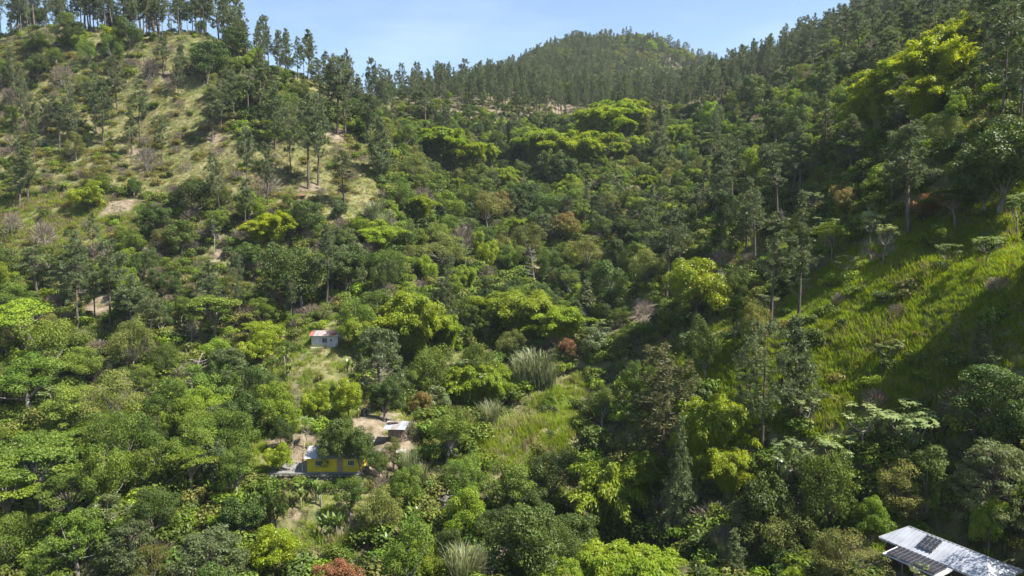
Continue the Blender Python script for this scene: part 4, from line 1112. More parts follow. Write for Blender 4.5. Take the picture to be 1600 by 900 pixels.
# walls
W0, W1, WV = U0 + .5, U1 - .5, HWD - .5
rect(Bx(), W0, W1, -WV, -WV + .16, -.5, ez - .02).build('wall', M['grey_wall'], so); rect(Bx(), W0, W0 + .16, -WV + .16, WV - .16, -.5, ez - .02).build('wall', M['grey_wall'], so)
rect(Bx(), W1 - .16, W1, -WV + .16, WV - .16, -.5, ez - .02).build('wall', M['grey_wall'], so)
hol = [(1.2, 2.4, 1.0, 1.9), (3.4, 4.3, .0, 2.05), (5.4, 6.6, 1.0, 1.9)]
fw = Bx(); xs = sorted({W0, W1, *[h[0] for h in hol], *[h[1] for h in hol]})
for a, c in zip(xs[:-1], xs[1:]):
    hh = [h for h in hol if h[0] <= a + 1e-6 and h[1] >= c - 1e-6]
    if hh: rect(fw, a, c, WV - .16, WV, hh[0][3], ez - .02); (rect(fw, a, c, WV - .16, WV, -.5, hh[0][2]) if hh[0][2] > -.4 else None)
    else: rect(fw, a, c, WV - .16, WV, -.5, ez - .02)
fw.build('wall', M['brown'], so)
for h in (hol[0], hol[2]):
    wn = rect(Bx(), h[0], h[1], WV - .12, WV - .08, h[2], h[3]).build('window', M['glass'], so)
    for k in range(1, 3): rect(Bx(), h[0] + (h[1] - h[0]) * k / 3 - .03, h[0] + (h[1] - h[0]) * k / 3 + .03, WV - .07, WV - .02, h[2], h[3]).build('glazing_bar', M['white_trim'], wn)
dr = rect(Bx(), hol[1][0], hol[1][1], WV - .12, WV - .07, 0, hol[1][3]).build('door', M['door'], so); rect(Bx(), hol[1][1] - .16, hol[1][1] - .1, WV - .06, WV - .01, 1.0, 1.06).build('handle', M['alu'], dr)
# porch roof in front, a little lower
PZ = ez - .21; PA0, PA1, PV0, PV1 = .65, 6.35, HWD + .08, 5.0
def porch_z(v): return PZ - .22 * (v - PV0) / (PV1 - PV0)
pr = Bx(); pts = [L3(PA0, PV0), L3(PA1, PV0), L3(PA1, PV1), L3(PA0, PV1)]
pr.prism([(p[0], p[1], porch_z(PV0 if i < 2 else PV1)) for i, p in enumerate(pts)][::(1 if FS > 0 else -1)], (0, 0, .10)); pr.build('porch_roof', M['white_trim'], so)
for a in np.linspace(PA0 + .25, PA1 - .25, 4): Bx().beam((a, FS * (PV1 - .25), -.4), (a, FS * (PV1 - .25), porch_z(PV1 - .25) + .02), .07).build('porch_post', M['wood'], so)
rect(Bx(), PA0, PA1, WV + .01, PV1 + .1, -.6, .03).build('porch_floor', M['concrete'], so)
def panel(cu, cv, z, lu, lv_, tilt, nx, ny):
    """a solar panel, part of the house: frame, cell sheet, grid lines"""
    p = empty('solar_panel'); p.parent = so
    p.matrix_basis = Matrix.Translation((cu, FS * cv, z)) @ Matrix.Rotation(-FS * tilt, 4, 'X')
    Bx().box(-lu / 2, lu / 2, -lv_ / 2, lv_ / 2, .0, .04).build('panel_frame', M['dframe'], p)
    Bx().box(-lu / 2 + .02, lu / 2 - .02, -lv_ / 2 + .02, lv_ / 2 - .02, .042, .046).build('cells', M['cell'], p)
    for k in range(1, nx):
        xk = -lu / 2 + lu * k / nx; Bx().box(xk - .005, xk + .005, -lv_ / 2 + .04, lv_ / 2 - .04, .047, .050).build('grid_line', M['alu'], p)
    for k in range(1, ny):
        yk = -lv_ / 2 + lv_ * k / ny; Bx().box(-lu / 2 + .04, lu / 2 - .04, yk - .006, yk + .006, .051, .054).build('grid_line', M['alu'], p)
    for sx in (-.38, .38):
        for sy in (-.38, .38): Bx().box(sx * lu - .03, sx * lu + .03, sy * lv_ - .03, sy * lv_ + .03, -.22, .0).build('foot', M['alu'], p)
    return p
slope = math.atan2(DROP, HWD)
cs4 = [uv(a, b, ZR - .35) for a, b in ((1457.9, 841.7), (1482.8, 851.5), (1464.4, 870.5), (1439.5, 860.7))]
print('roof array', cs4)
cu, cv, LU, LV = 3.05, 1.25, 1.65, 1.75
for i in (-1, 1):
    for j in (-1, 1):
        v = cv + j * LV / 4
        p = panel(cu + i * LU / 4, v, zr + rz_(v) + .26, LU / 2 - .03, LV / 2 - .03, slope, 2, 2)
pt_ = math.atan2(.22, PV1 - PV0)
for i in range(4):
    v = PV0 + 1.2
    panel(PA0 + .98 + i * 1.25, v, porch_z(v) + .10 + .16, 1.22, 1.95, pt_, 3, 2)
# small sheet roof beside it
q = at(1358, 853, 80.0); q[2] = max(q[2], gz(q[0], q[1]) + 1.0)
sr = empty('sheet_shelter', (q[0], q[1], gz(q[0], q[1])), .3); tag(sr, 'small low shelter with one white sheet roof beside the solar-panelled house', 'shelter')
hgt = q[2] - gz(q[0], q[1])
for x in (-.9, .9):
    for y in (-.4, .4): Bx().beam((x, y, -.3), (x, y, hgt), .05).build('post', M['wood'], sr)
Bx().prism([(-1.1, -.6, hgt), (1.1, -.6, hgt), (1.1, .6, hgt + .1), (-1.1, .6, hgt + .1)], (0, 0, .04)).build('roof_sheet', M['zinc_white'], sr)

# --- boulders: in the stream bed, in the rubble by the path, on the dry hillside
bmesh_s = [stone_mesh('boulder', 500 + i, .5, .44, .36) for i in range(4)]
def boulder(px, py, wpx, label, group):
    p = hit(px, py); f = p[1]; s = wpx * f / F_PX
    o = bpy.data.objects.new('boulder', rb.choice(bmesh_s)); C.objects.link(o)
    o.location = (p[0], p[1], p[2] + s * .12); o.scale = (s, s, s); o.rotation_euler = (rb.uniform(-.3, .3), rb.uniform(-.3, .3), rb.uniform(0, 6.28)); tag(o, label, 'boulder', group)
for i in range(22): boulder(rb.uniform(750, 795), rb.uniform(862, 900), rb.uniform(7, 16), 'pale rounded boulder in the dark stream bed', 'boulders in the stream bed')
for i in range(16): boulder(rb.uniform(570, 602), rb.uniform(708, 745), rb.uniform(5, 12), 'brown rock in the rubble beside the yellow house', 'rocks in the rubble beside the yellow house')
for (a, b) in ((288, 247), (279, 182), (476, 281), (497, 296), (340, 200), (390, 245), (365, 260), (420, 262), (190, 330), (183, 312), (176, 318)): boulder(a, b, rb.uniform(4, 7), 'pale boulder lying on the dry grassy hillside', 'boulders on the dry hillside')

# ------------------------------------------------------------------ the air
hz = Bx().box(-8200, 8200, -3200, 9500, -2.0, 345.0).build('haze', None); tag(hz, 'thin blue summer haze filling the valley', 'haze', kind='stuff')
hm = bpy.data.materials.new('valley_haze'); hm.use_nodes = True; hn = hm.node_tree; hn.nodes.remove(hn.nodes['Principled BSDF'])
pv = hn.nodes.new('ShaderNodeVolumePrincipled'); pv.inputs['Color'].default_value = (.80, .90, 1.0, 1); pv.inputs['Density'].default_value = HAZE; pv.inputs['Anisotropy'].default_value = .1
hn.links.new(pv.outputs[0], hn.nodes['Material Output'].inputs['Volume']); hz.data.materials.append(hm)

LANDMARKS += [(YH[0] + 4, YH[1] + 2, YH[2], 'the yellow house'), (WH[0] + 1, WH[1] + 2, WH[2], 'the white house'), (SH[0], SH[1], SH[2], 'the board shack'), (BT[0], BT[1], BT[2], 'the black water tank'),
              (RM[0], RM[1], FLOOR, 'the solar-panelled house'), (hp[0], hp[1], hp[2], 'the tiny hillside hut')]
for (a, b, n) in ((140, 333, 'the lone round mango on tall grass'), (1088, 505, 'the large golden domed mango'), (1447, 350, 'the rust-topped mango on the slope'), (427, 900, 'the big yellow-green mango'), (530, 900, 'the rust-red mango'),
                  (820, 535, 'the big central bamboo clump'), (915, 522, 'the pointed cypress'), (596, 638, 'the big shaggy blue-grey tree'), (1036, 750, 'the leaning olive pine'), (718, 898, 'the big silvery cane clump'),
                  (770, 885, 'the stream boulders'), (885, 380, 'the orange-tinted tree mid-valley'), (780, 346, 'the golden-brown tree at the valley edge'), (180, 812, 'the dirt path'), (60, 812, 'the largest flat-topped tree'),
                  (830, 655, 'the bright grassy field'), (1563, 213, 'the tallest straight pine'), (1250, 676, 'the bushy young pine'), (1190, 735, 'the dark bare-trunked pine'), (1430, 180, 'the yellow bamboo thicket'), (122, 520, 'the thick-trunked pine'),
                  (596, 284, 'the dense cone-shaped pine'), (300, 640, 'the bleached dead pine'), (1040, 570, 'the shaded gully'), (692, 262, 'the upper bamboo clumps'), (950, 228, 'the bright bamboo under the pine ridge'), (170, 490, 'the bare soil scar'),
                  (480, 378, 'the dark round tree above the houses'), (430, 385, 'the yellow bamboo on the hillside'), (1560, 335, 'the huge dark spreading tree')):
    p = hit(a, min(b, 899)); LANDMARKS.append((p[0], p[1], p[2], n))
SIZE = {'pine': (10, 21), 'pinefull': (7, 11), 'dark': (4.5, 10.5), 'mid': (4.5, 11), 'olive': (4, 9), 'light': (4.5, 8), 'umb': (6, 9), 'shaggy': (7, 11), 'bamboo': (7, 11), 'bambooY': (7, 11),
        'cecro': (4.5, 7), 'dead': (4, 7.5), 'drybush': (1.4, 3), 'banana': (3, 4.4), 'reed': (2.5, 4), 'glossy': (5, 8.5), 'shrub': (1.4, 3.2), 'yshrub': (1.2, 2.3)}

# ------------------------------------------------------------------ trees that can be picked out in the photo: kind, crown x, top y, foot y, crown width (photo px)
HAND = {
'pine': '255 60 120 38|183 90 172 40|173 88 152 36|161 125 225 45|151 120 210 40|206 172 243 32|219 128 226 36|253 183 254 34|331 138 220 52|345 128 209 40|356 105 187 34|366 112 188 32|388 110 187 36|404 100 188 40|415 108 182 40|455 165 278 45|482 150 296 50|497 150 290 45|539 238 324 48|513 110 205 46|527 95 210 50|540 130 215 40|575 150 222 45|582 150 224 40|420 50 115 26|437 50 118 24|445 48 118 22|465 60 125 22|476 63 128 20|487 68 130 20|500 95 165 40|530 92 175 44|560 122 185 36|370 28 78 20|386 34 86 22|122 365 522 62|172 375 508 46|30 235 327 42|44 245 323 36|75 150 215 34|93 160 230 36|105 155 225 36|232 460 560 48|325 410 505 50|210 430 540 50|95 400 480 50|60 385 470 48|1563 15 213 95|1420 190 372 105|1328 180 282 62|1393 45 170 64|1407 120 218 64|1350 60 152 40|1247 305 505 64|1203 345 535 66|1190 515 735 92|1597 -70 70 85|1535 -30 120 70|1114 240 352 42|1131 235 347 42|1145 222 332 56|1098 250 345 40|1040 330 482 62|1015 325 430 48|1062 320 440 46|1250 200 308 54|1235 215 310 40|1165 280 400 46|1180 300 420 50|1290 150 240 40|1215 240 350 46|600 110 165 24|640 120 190 40|665 130 195 36|700 170 240 36|430 140 235 44|1110 95 190 34|1125 100 180 30|1170 560 640 50|1450 -30 60 46|1500 -20 60 50|1480 10 100 54|1400 -20 60 44|1365 -10 70 40|1335 0 80 40|1310 10 85 40|1290 20 95 36|1270 35 110 34|1250 60 120 34|1235 70 125 30|1345 20 100 40|1385 20 90 40|1422 10 80 44',
'pinefull': '596 188 284 52|584 112 152 15|612 113 152 17|1032 160 262 48|1250 503 676 78|1142 828 915 52|1540 520 598 62|1050 655 857 78|285 75 120 24|225 150 190 20|1010 290 340 30|990 330 400 38|1290 100 160 40',
'pineol': '1036 540 752 118',
'mango': '140 286 334 62|427 818 905 88|437 690 740 46|1088 403 508 90|758 363 422 38|420 500 560 70|405 520 575 60|545 590 660 50|500 600 655 44|1240 880 960 50|125 50 76 26|180 45 75 36',
'orange': '885 332 382 48|780 300 348 42|655 612 655 42|1320 295 345 44',
'rust': '530 876 945 84|1447 302 352 56|885 528 572 34',
'dark': '480 318 378 60|540 383 465 64|470 382 485 100|950 408 505 62|245 318 375 54|300 276 345 66|325 68 132 62|365 46 88 54|205 34 80 48|118 34 76 44|205 440 520 56|60 90 130 50|285 345 400 50|1562 185 342 150|1532 240 346 96|1175 120 185 46|1210 160 230 56|1235 170 235 50|830 285 340 56|880 240 300 56|860 300 350 50|1555 585 705 125|1445 690 800 95|860 700 800 80|528 656 744 60|563 664 748 56|592 704 750 36|415 570 660 70|820 200 255 46|1100 500 600 60|1130 300 380 40|830 760 850 80|760 790 870 70|910 800 900 80|600 590 660 56|440 660 720 40',
'olive': '690 365 425 80|830 350 420 70|920 370 430 80|1010 390 450 60|616 688 742 40|600 760 850 75|1420 730 840 100|1210 790 890 110|1320 840 930 110|210 500 590 70|190 580 680 90|1290 860 930 60|240 850 930 80|760 300 360 60|655 240 300 60|1180 470 560 60',
'mid': '175 680 814 100|45 560 650 100|90 500 590 90|100 600 700 100|240 690 790 90|300 660 760 100|365 640 740 90|548 745 820 50|640 720 800 60|700 640 730 70|728 715 800 66|780 720 830 90|330 560 650 80|260 600 680 70|680 540 640 70|600 450 540 80|560 460 550 60|750 540 640 60|20 800 900 100|120 800 910 90|1000 560 640 50|1150 460 540 50',
'light': '1545 775 862 48|1362 775 850 58|560 340 380 60|590 345 385 70|700 300 350 50|620 470 540 60|330 600 680 70|290 620 700 60|1180 230 290 50|1110 160 215 40|430 600 680 70|720 760 860 70|650 840 920 70|390 300 350 50|860 610 650 30',
'umb': '60 700 815 150|20 740 850 120|110 740 840 110|340 460 540 90|300 700 790 80|1490 300 360 80|1330 220 280 70|45 470 560 100',
'shaggy': '596 512 640 95|690 440 540 60|360 545 640 85|205 830 940 110|330 830 940 140|610 480 560 50|1545 695 835 125',
'bamboo': '820 438 540 125|640 445 565 110|690 190 262 90|720 210 280 80|840 195 265 85|940 158 230 90|980 150 215 80|900 200 265 90|740 555 650 85|1125 600 745 110|950 690 835 130|955 828 950 110|1015 842 960 130|890 868 960 80|880 470 545 80|590 345 400 75|660 300 350 50|1000 690 800 80|770 560 650 70|560 490 560 60|700 480 560 60',
'bambooY': '1352 140 198 72|1378 118 192 84|1425 72 168 100|1468 38 135 92|1515 12 100 80|1450 52 165 110|1405 88 185 110|1375 110 200 90|1490 25 120 95|1345 150 215 70|430 322 385 66|405 340 385 50|1120 605 730 95|1085 640 765 90|1140 690 780 80|980 150 212 60|1440 110 200 90',
'cecro': '1475 386 436 38|1540 370 425 52|1385 538 575 34|1236 690 792 66|1302 688 775 76|1410 640 735 100|1345 630 720 60|1260 620 690 40|1510 590 640 40|930 510 555 50|945 500 545 44|750 580 650 50|1325 400 445 34|1380 350 420 40|1360 330 400 40|1590 300 380 50|90 600 672 60|725 560 640 60|480 650 700 30|1270 300 345 34|1290 340 380 34|1175 610 680 50|1440 880 930 40',
'dead': '197 580 648 46|298 555 640 60|300 498 545 46|690 768 824 50|335 338 400 16|575 318 352 26|612 325 362 22|680 310 350 14|460 600 640 22|555 735 790 34|835 385 450 34|60 720 790 30|1352 100 155 14|95 740 780 40',
'drybush': '20 138 168 36|100 105 140 36|235 92 128 34|85 160 200 36|570 380 410 44|660 290 330 40|720 350 400 50|20 330 370 30|70 345 385 36|1290 850 880 40|1130 820 880 50|1010 470 510 40|640 660 690 40|420 270 310 40|990 290 320 44|230 230 270 40|580 370 405 30',
'banana': '470 752 792 40|495 750 795 36|512 803 846 30|527 801 848 32|632 745 800 34|648 785 830 32|625 715 760 28|605 830 870 36|640 800 850 34|775 555 600 34|450 540 570 26|470 690 745 0|660 760 800 30|545 560 590 24|240 790 812 20',
'reed': '718 846 930 96|755 850 920 50|840 538 606 80|815 550 610 60|765 622 668 62|640 690 760 44|655 720 780 44|1130 830 890 40|860 560 610 40|585 310 350 50|600 330 372 44',
'cypress': '915 438 525 38|905 470 530 30',
'glossy': '1190 735 858 112|1170 780 860 70|1570 610 720 80|545 380 460 50|860 230 290 50|1195 225 290 48|1215 840 920 70|330 690 780 60|430 760 830 40',
'pale': '1235 700 790 50|1410 645 730 90|930 515 565 50|680 600 660 50|165 770 840 60|1090 590 650 40|600 530 590 40',
}
UNIQUE = {
 ('mango', 140): 'round bright mango tree standing alone beside a bare soil patch on tall grass',
 ('mango', 427): 'large round yellow-green mango tree beside the banana plants',
 ('mango', 437): 'small round yellow-green tree at the edge of the yellow house terrace',
 ('mango', 1088): 'large golden-green domed mango tree at the edge of the shaded gully',
 ('mango', 420): 'yellow-green mango tree touching the white house, taller of the pair',
 ('mango', 405): 'yellow-green mango tree downhill beside the taller one by the white house',
 ('mango', 1240): 'yellow-green mango crown just downhill of the olive thicket by the solar house',
 ('mango', 758): 'small yellow mango tree below dry brush at the edge of the valley head',
 ('mango', 545): 'bright green mango tree shading the black water tank',
 ('mango', 500): 'small bright green tree uphill of the yellow house roof',
 ('rust', 530): 'rust-red mango crown just downhill of the pair of banana plants',
 ('rust', 1447): 'rust-red topped mango tree next to the tall pine on the lush grass slope',
 ('rust', 885): 'small rust-brown tree above the bright grassy field',
 ('pineol', 1036): 'broad shaggy olive-green pine leaning over the bamboo in the ravine',
 ('pine', 1563): 'tall straight pine with long bare trunk at the top of the lush grass slope',
 ('pine', 1420): 'tall pine with broad crown beside the rust-red mango tree',
 ('pine', 1190): 'dark pine with tall bare trunk beside the yellow-green bamboo',
 ('pine', 122): 'pine with thick vine-covered trunk beside a bare soil scar',
 ('pine', 539): 'small dark-trunked pine standing alone on the grass above the dry bamboo',
 ('pinefull', 1250): 'bushy young pine at the foot of the lush grass slope beside the shadow',
 ('pinefull', 1050): 'tall blue-green pine with foliage hanging low in front of the bamboo',
 ('pinefull', 1142): 'small bright green young pine downhill of the glossy-leaved tree',
 ('pinefull', 596): 'dense dark cone-shaped pine at the edge of the valley head',
 ('pinefull', 1540): 'short ragged young pine beside the thicket on the lush grass slope',
 ('shaggy', 596): 'large shaggy blue-grey tree uphill of the black water tank',
 ('bamboo', 820): 'large feathery bamboo clump in the middle of the valley head',
 ('glossy', 1190): 'dark spreading tree with large pale-edged glossy leaves above the young pine',
 ('reed', 718): 'big silvery clump of wild cane overhanging the stream rocks',
 ('dead', 197): 'bleached dead pine with drooping side branches among the trees beside the path',
 ('dead', 690): 'pale bare tree in the dark ravine below the banana plants',
 ('dark', 1562): 'huge dark spreading tree shading the top of the lush grass slope',
 ('dark', 528): 'dark leafy tree covering the window side of the yellow house front',
 ('dark', 563): 'dark leafy tree covering the far end of the yellow house front',
 ('mid', 175): 'tall leafy tree with bent pale trunk standing at the dirt path',
 ('umb', 60): 'largest flat-topped feathery tree, with bare white limbs showing, in the dense wood',
 ('cypress', 915): 'narrow pointed dark cypress beside a dark round tree in the valley head',
 ('cypress', 905): 'shorter dark cypress tucked against the taller pointed cypress',
 ('light', 1545): 'small bright green leafy tree behind the solar-panelled house',
 ('light', 1362): 'bright large-leaved tree at the far corner of the solar-panelled house',
 ('cecro', 1475): 'small cecropia with forked white trunk standing alone on the lush grass',
}
rr0 = random.Random(8)
PROTECT = [(562, 648, 640, 735, 110), (482, 700, 510, 738, 100), (598, 658, 634, 692, 107), (484, 518, 534, 545, 148), (1374, 822, 1590, 900, 72), (745, 600, 915, 700, 118), (1290, 430, 1590, 610, 100)]
for kind, txt in HAND.items():
    for s in txt.split('|'):
        cx, top, base, wp = (float(v) for v in s.split())
        if kind == 'pine' and (wp == 0): continue
        if kind == 'banana' and wp == 0: continue
        o_ = hand(kind, cx, top, base, wp, UNIQUE.get((kind, int(cx))))
        if (kind, int(cx)) in UNIQUE or kind in ('bambooY', 'bamboo', 'orange', 'dead'): PROTECT.append((cx - wp / 2, top, cx + wp / 2, min(base, 900), o_.location.y))
# trees at the top of the lush slope, some beyond the frame, whose long shadows cross the grass
for (cx, by, h_, kd) in ((1620, 255, 14, 'pine'), (1590, 235, 18, 'pine'), (1735, 470, 15, 'pine'), (1668, 452, 12, 'dark')):
    b = hit(cx, by); plant(kd, b[0], b[1], h_, None if kd == 'pine' else h_ * .8)
plant('mid', RB[0] + 6.6, RB[1] - 2.6, 12.0, 8.0); plant('dark', RB[0] + 9.5, RB[1] + 2.0, 9.5, 8.0)
for cx in (404, 424, 446, 470, 488, 512, 536, 556, 574):
    b = hit(cx, 766); plant('shrub', b[0] + rr0.uniform(-.4, .4), b[1] + rr0.uniform(-.8, .5), rr0.uniform(1.3, 2.4), rr0.uniform(1.8, 3.0), 'low shrub growing at the foot of the dark retaining wall', 'shrubs at the foot of the retaining wall')
# the row of tall pines along the skyline
rr = random.Random(3)
for i in range(72):
    cx = -30 + i * 5.5 + rr.uniform(-4, 4)
    if 58 < cx < 70 or 232 < cx < 246 or 262 < cx < 272 or 60 < cx < 66: continue
    b = hit(cx, 57)
    x, y = b[0] + rr.uniform(-2, 2), b[1] + rr.uniform(-3, 26)
    plant('pine', x, y, rr.uniform(13, 26), rr.uniform(5.5, 10), zone='ridge')

# ------------------------------------------------------------------ filling the rest, zone by zone: (kinds with shares, spacing m, size range m)
FILL = {
 'ridge':   ([('pine', 8), ('dark', 2), ('mid', 1), ('shrub', 2)], 7.0),
 'lgrass':  ([('shrub', 3), ('drybush', 2), ('yshrub', 4), ('pine', 1.6)], 8.2),
 'lgrass2': ([('shrub', 3), ('drybush', 2), ('yshrub', 2)], 9.0),
 'lscrub':  ([('pine', 3), ('yshrub', 4), ('drybush', 2), ('olive', 2), ('dark', 1.5), ('shrub', 4), ('mid', 2)], 5.2),
 'lwood':   ([('mid', 4), ('dark', 2), ('olive', 2), ('pine', 2), ('shrub', 4), ('drybush', 1.4), ('umb', .6), ('dead', .4), ('light', 1), ('glossy', .6)], 5.0),
 'llow':    ([('mid', 5), ('dark', 5), ('dead', .35), ('umb', 1.2), ('olive', 2), ('light', 1.5), ('shaggy', .7), ('shrub', 1.5), ('cecro', .8), ('glossy', 1.2)], 5.2),
 'garden':  ([('shrub', 6), ('yshrub', 1), ('banana', .6), ('light', .5), ('mid', .6)], 6.0),
 'terrace': ([('shrub', 2), ('reed', 1.2), ('banana', .3)], 7.0),
 'center':  ([('mid', 7), ('dark', 3.5), ('olive', 2.5), ('light', 3), ('bamboo', 1.2), ('shrub', 1.5), ('glossy', 1.2), ('umb', .3), ('cecro', .8), ('shaggy', .5), ('pinefull', .4), ('dead', .3)], 4.9),
 'valley':  ([('mid', 3.5), ('dark', 6), ('olive', .6), ('light', .4), ('shrub', 3), ('glossy', 1), ('banana', .5)], 5.0),
 'spur':    ([('mid', 2), ('dark', 1), ('bamboo', 2), ('shrub', 4), ('light', 1), ('olive', 1)], 6.8),
 'rgrass':  ([('shrub', 4), ('cecro', 1.2), ('yshrub', 1), ('drybush', 1), ('light', .4), ('dead', .5)], 6.5),
 'rgrass2': ([('shrub', 1)], 12.0),
 'rlow':    ([('dark', 4), ('olive', 3), ('mid', 4), ('glossy', 2), ('shrub', 2), ('light', 1)], 5.4),
 'rup':     ([('mid', 4), ('dark', 2), ('pine', 1.6), ('olive', 2.5), ('light', 3), ('dead', .3), ('shrub', 5), ('glossy', 1), ('umb', .4), ('cecro', .8), ('yshrub', 1.5)], 6.4),
 'back':    ([('pine', 10), ('dark', .5), ('mid', .6)], 5.2),
}
KEEP_OUT = [(YH[0] + 3, YH[1] - .5, 6.8, 8.2), (WH[0] + 1.5, WH[1] - 1.5, 5.0, 6.5), (SH[0] + .3, SH[1] - 1.5, 3.6, 5), (BT[0], BT[1] - 1, 2.5, 3.5), (RM[0], RM[1], 8.0, 8.5)]
# sight lines to the houses stay open: photo-pixel boxes in which only low plants may stand (the cleared yards)
YARD = [(395, 790, 560, 905), (745, 630, 915, 715), (738, 845, 805, 905), (400, 672, 512, 752), (545, 640, 660, 760), (478, 516, 540, 572), (1350, 812, 1600, 905)]
hr = random.Random(11)
cells = {}
def near(x, y, r):
    i, j = int(x // 6), int(y // 6)
    for a in (-1, 0, 1):
        for b in (-1, 0, 1):
            for (qx, qy, qr) in cells.get((i + a, j + b), ()):
                if (qx - x) ** 2 + (qy - y) ** 2 < (r + qr) ** 2 * .34: return True
    return False
def put(x, y, r): cells.setdefault((int(x // 6), int(y // 6)), []).append((x, y, r))
for p in PLACED: put(*p)
cand = []
yy = 62.0
while yy < 470:
    xx = -yy * .92
    while xx < yy * .92:
        cand.append((xx + hr.uniform(-1, 1), yy + hr.uniform(-1, 1))); xx += 2.2
    yy += 2.2
ca = np.array(cand); cz = HG(ca[:, 0], ca[:, 1])
czone, cpx, cpy = zone_of(ca[:, 0], ca[:, 1], cz)
# is the plant's top in sight over the terrain?
def visible(x, y, z, h):
    s = np.linspace(.25, .985, 60)[:, None]
    g = HG((x * s).ravel(), (y * s).ravel()).reshape(len(s), -1)
    return ((CAM_Z + (z + h - CAM_Z) * s) > g - .5).all(0)
vis = np.concatenate([visible(ca[i:i + 4000, 0], ca[i:i + 4000, 1], cz[i:i + 4000], 9.0) for i in range(0, len(ca), 4000)])
order = list(range(len(ca))); hr.shuffle(order)
plan = []
for i in order:
    if not vis[i]: continue
    x, y = ca[i]; zn = ZN[czone[i]]
    if zn not in FILL: continue
    px, py = cpx[i], cpy[i]
    if px < -150 or px > 1750 or py > 1250: continue
    kinds, sp = FILL[zn]
    tot = sum(k[1] for k in kinds); q = hr.uniform(0, tot)
    for kd, wgt in kinds:
        q -= wgt
        if q <= 0: break
    lo, hi = SIZE[kd]; h = hr.uniform(lo, hi)
    if any(abs(x - a) < dx and abs(y - b) < dy for a, b, dx, dy in KEEP_OUT): continue
    low = kd in ('shrub', 'yshrub', 'drybush')
    if any(a - 12 < px < c + 12 and b < py < d + (70 if not low else 8) for a, b, c, d in YARD): continue
    if any(inside(s_, np.array([px]), np.array([py]))[0] for s_ in SOIL) and (not low or hr.random() < .8): continue
    wd_ = K[kd][0][3] / K[kd][0][2] * h * hr.uniform(.68, 1.05)
    if near(x, y, sp * .85): continue
    fd = y * CP + (cz[i] - CAM_Z) * SP; hp_, wp_ = h * F_PX / fd, wd_ * F_PX / fd * .5
    if not low and any(y < pd - 1 and (min(px + wp_, x1) - max(px - wp_, x0)) > .2 * (x1 - x0) and (min(py, y1) - max(py - hp_, y0)) > .25 * (y1 - y0) for x0, y0, x1, y1, pd in PROTECT): continue
    put(x, y, sp * .85)
    f = math.hypot(x, y)
    plan.append((h * wd_ / f / f, kd, x, y, h, wd_, zn))
plan.sort(key=lambda t: -t[0])
SPILL = []                         # past about 300 of a kind: the smallest in view go into one mass
for a, kd, x, y, h, wd_, zn in plan:
    if COUNT.get(kd, 0) >= 285: SPILL.append((kd, x, y, h, wd_))
    else: plant(kd, x, y, h, wd_, zone=zn)
print('placed', COUNT, 'spill', len(SPILL), round(time.time() - T0, 1))

# ------------------------------------------------------------------ masses nobody could count: instanced on points
def proto_obj(name, meshes):
    """one unlinked object that joins a plant's meshes (not in the scene itself)"""
    vs, fs, ts, mi, mats, off = [], [], [], [], [], 0
    for me in meshes:
        n = len(me.vertices); v = np.empty(n * 3, np.float32); me.vertices.foreach_get('co', v); vs.append(v.reshape(-1, 3))
        t = np.zeros(n, np.float32)
        if 'tint' in me.attributes: me.attributes['tint'].data.foreach_get('value', t)
        ts.append(t)
        lt = np.empty(len(me.polygons), np.int32); me.polygons.foreach_get('loop_total', lt)
        li = np.empty(len(me.loops), np.int32); me.loops.foreach_get('vertex_index', li)
        fs.append((lt, li + off)); mi.append(np.full(len(lt), len(mats), np.int32)); mats.append(me.materials[0]); off += n
    me = bpy.data.meshes.new(name)
    v = np.concatenate(vs); lt = np.concatenate([f[0] for f in fs]); li = np.concatenate([f[1] for f in fs])
    me.vertices.add(len(v)); me.vertices.foreach_set('co', v.ravel())
    me.loops.add(len(li)); me.loops.foreach_set('vertex_index', li)
    me.polygons.add(len(lt)); me.polygons.foreach_set('loop_start', np.r_[0, np.cumsum(lt)[:-1]].astype(np.int32)); me.polygons.foreach_set('loop_total', lt)
    me.update(calc_edges=True)
    at_ = me.attributes.new('tint', 'FLOAT', 'POINT'); at_.data.foreach_set('value', np.concatenate(ts))
    for m_ in mats: me.materials.append(m_)
    me.polygons.foreach_set('material_index', np.concatenate(mi))
    return bpy.data.objects.new(name, me)
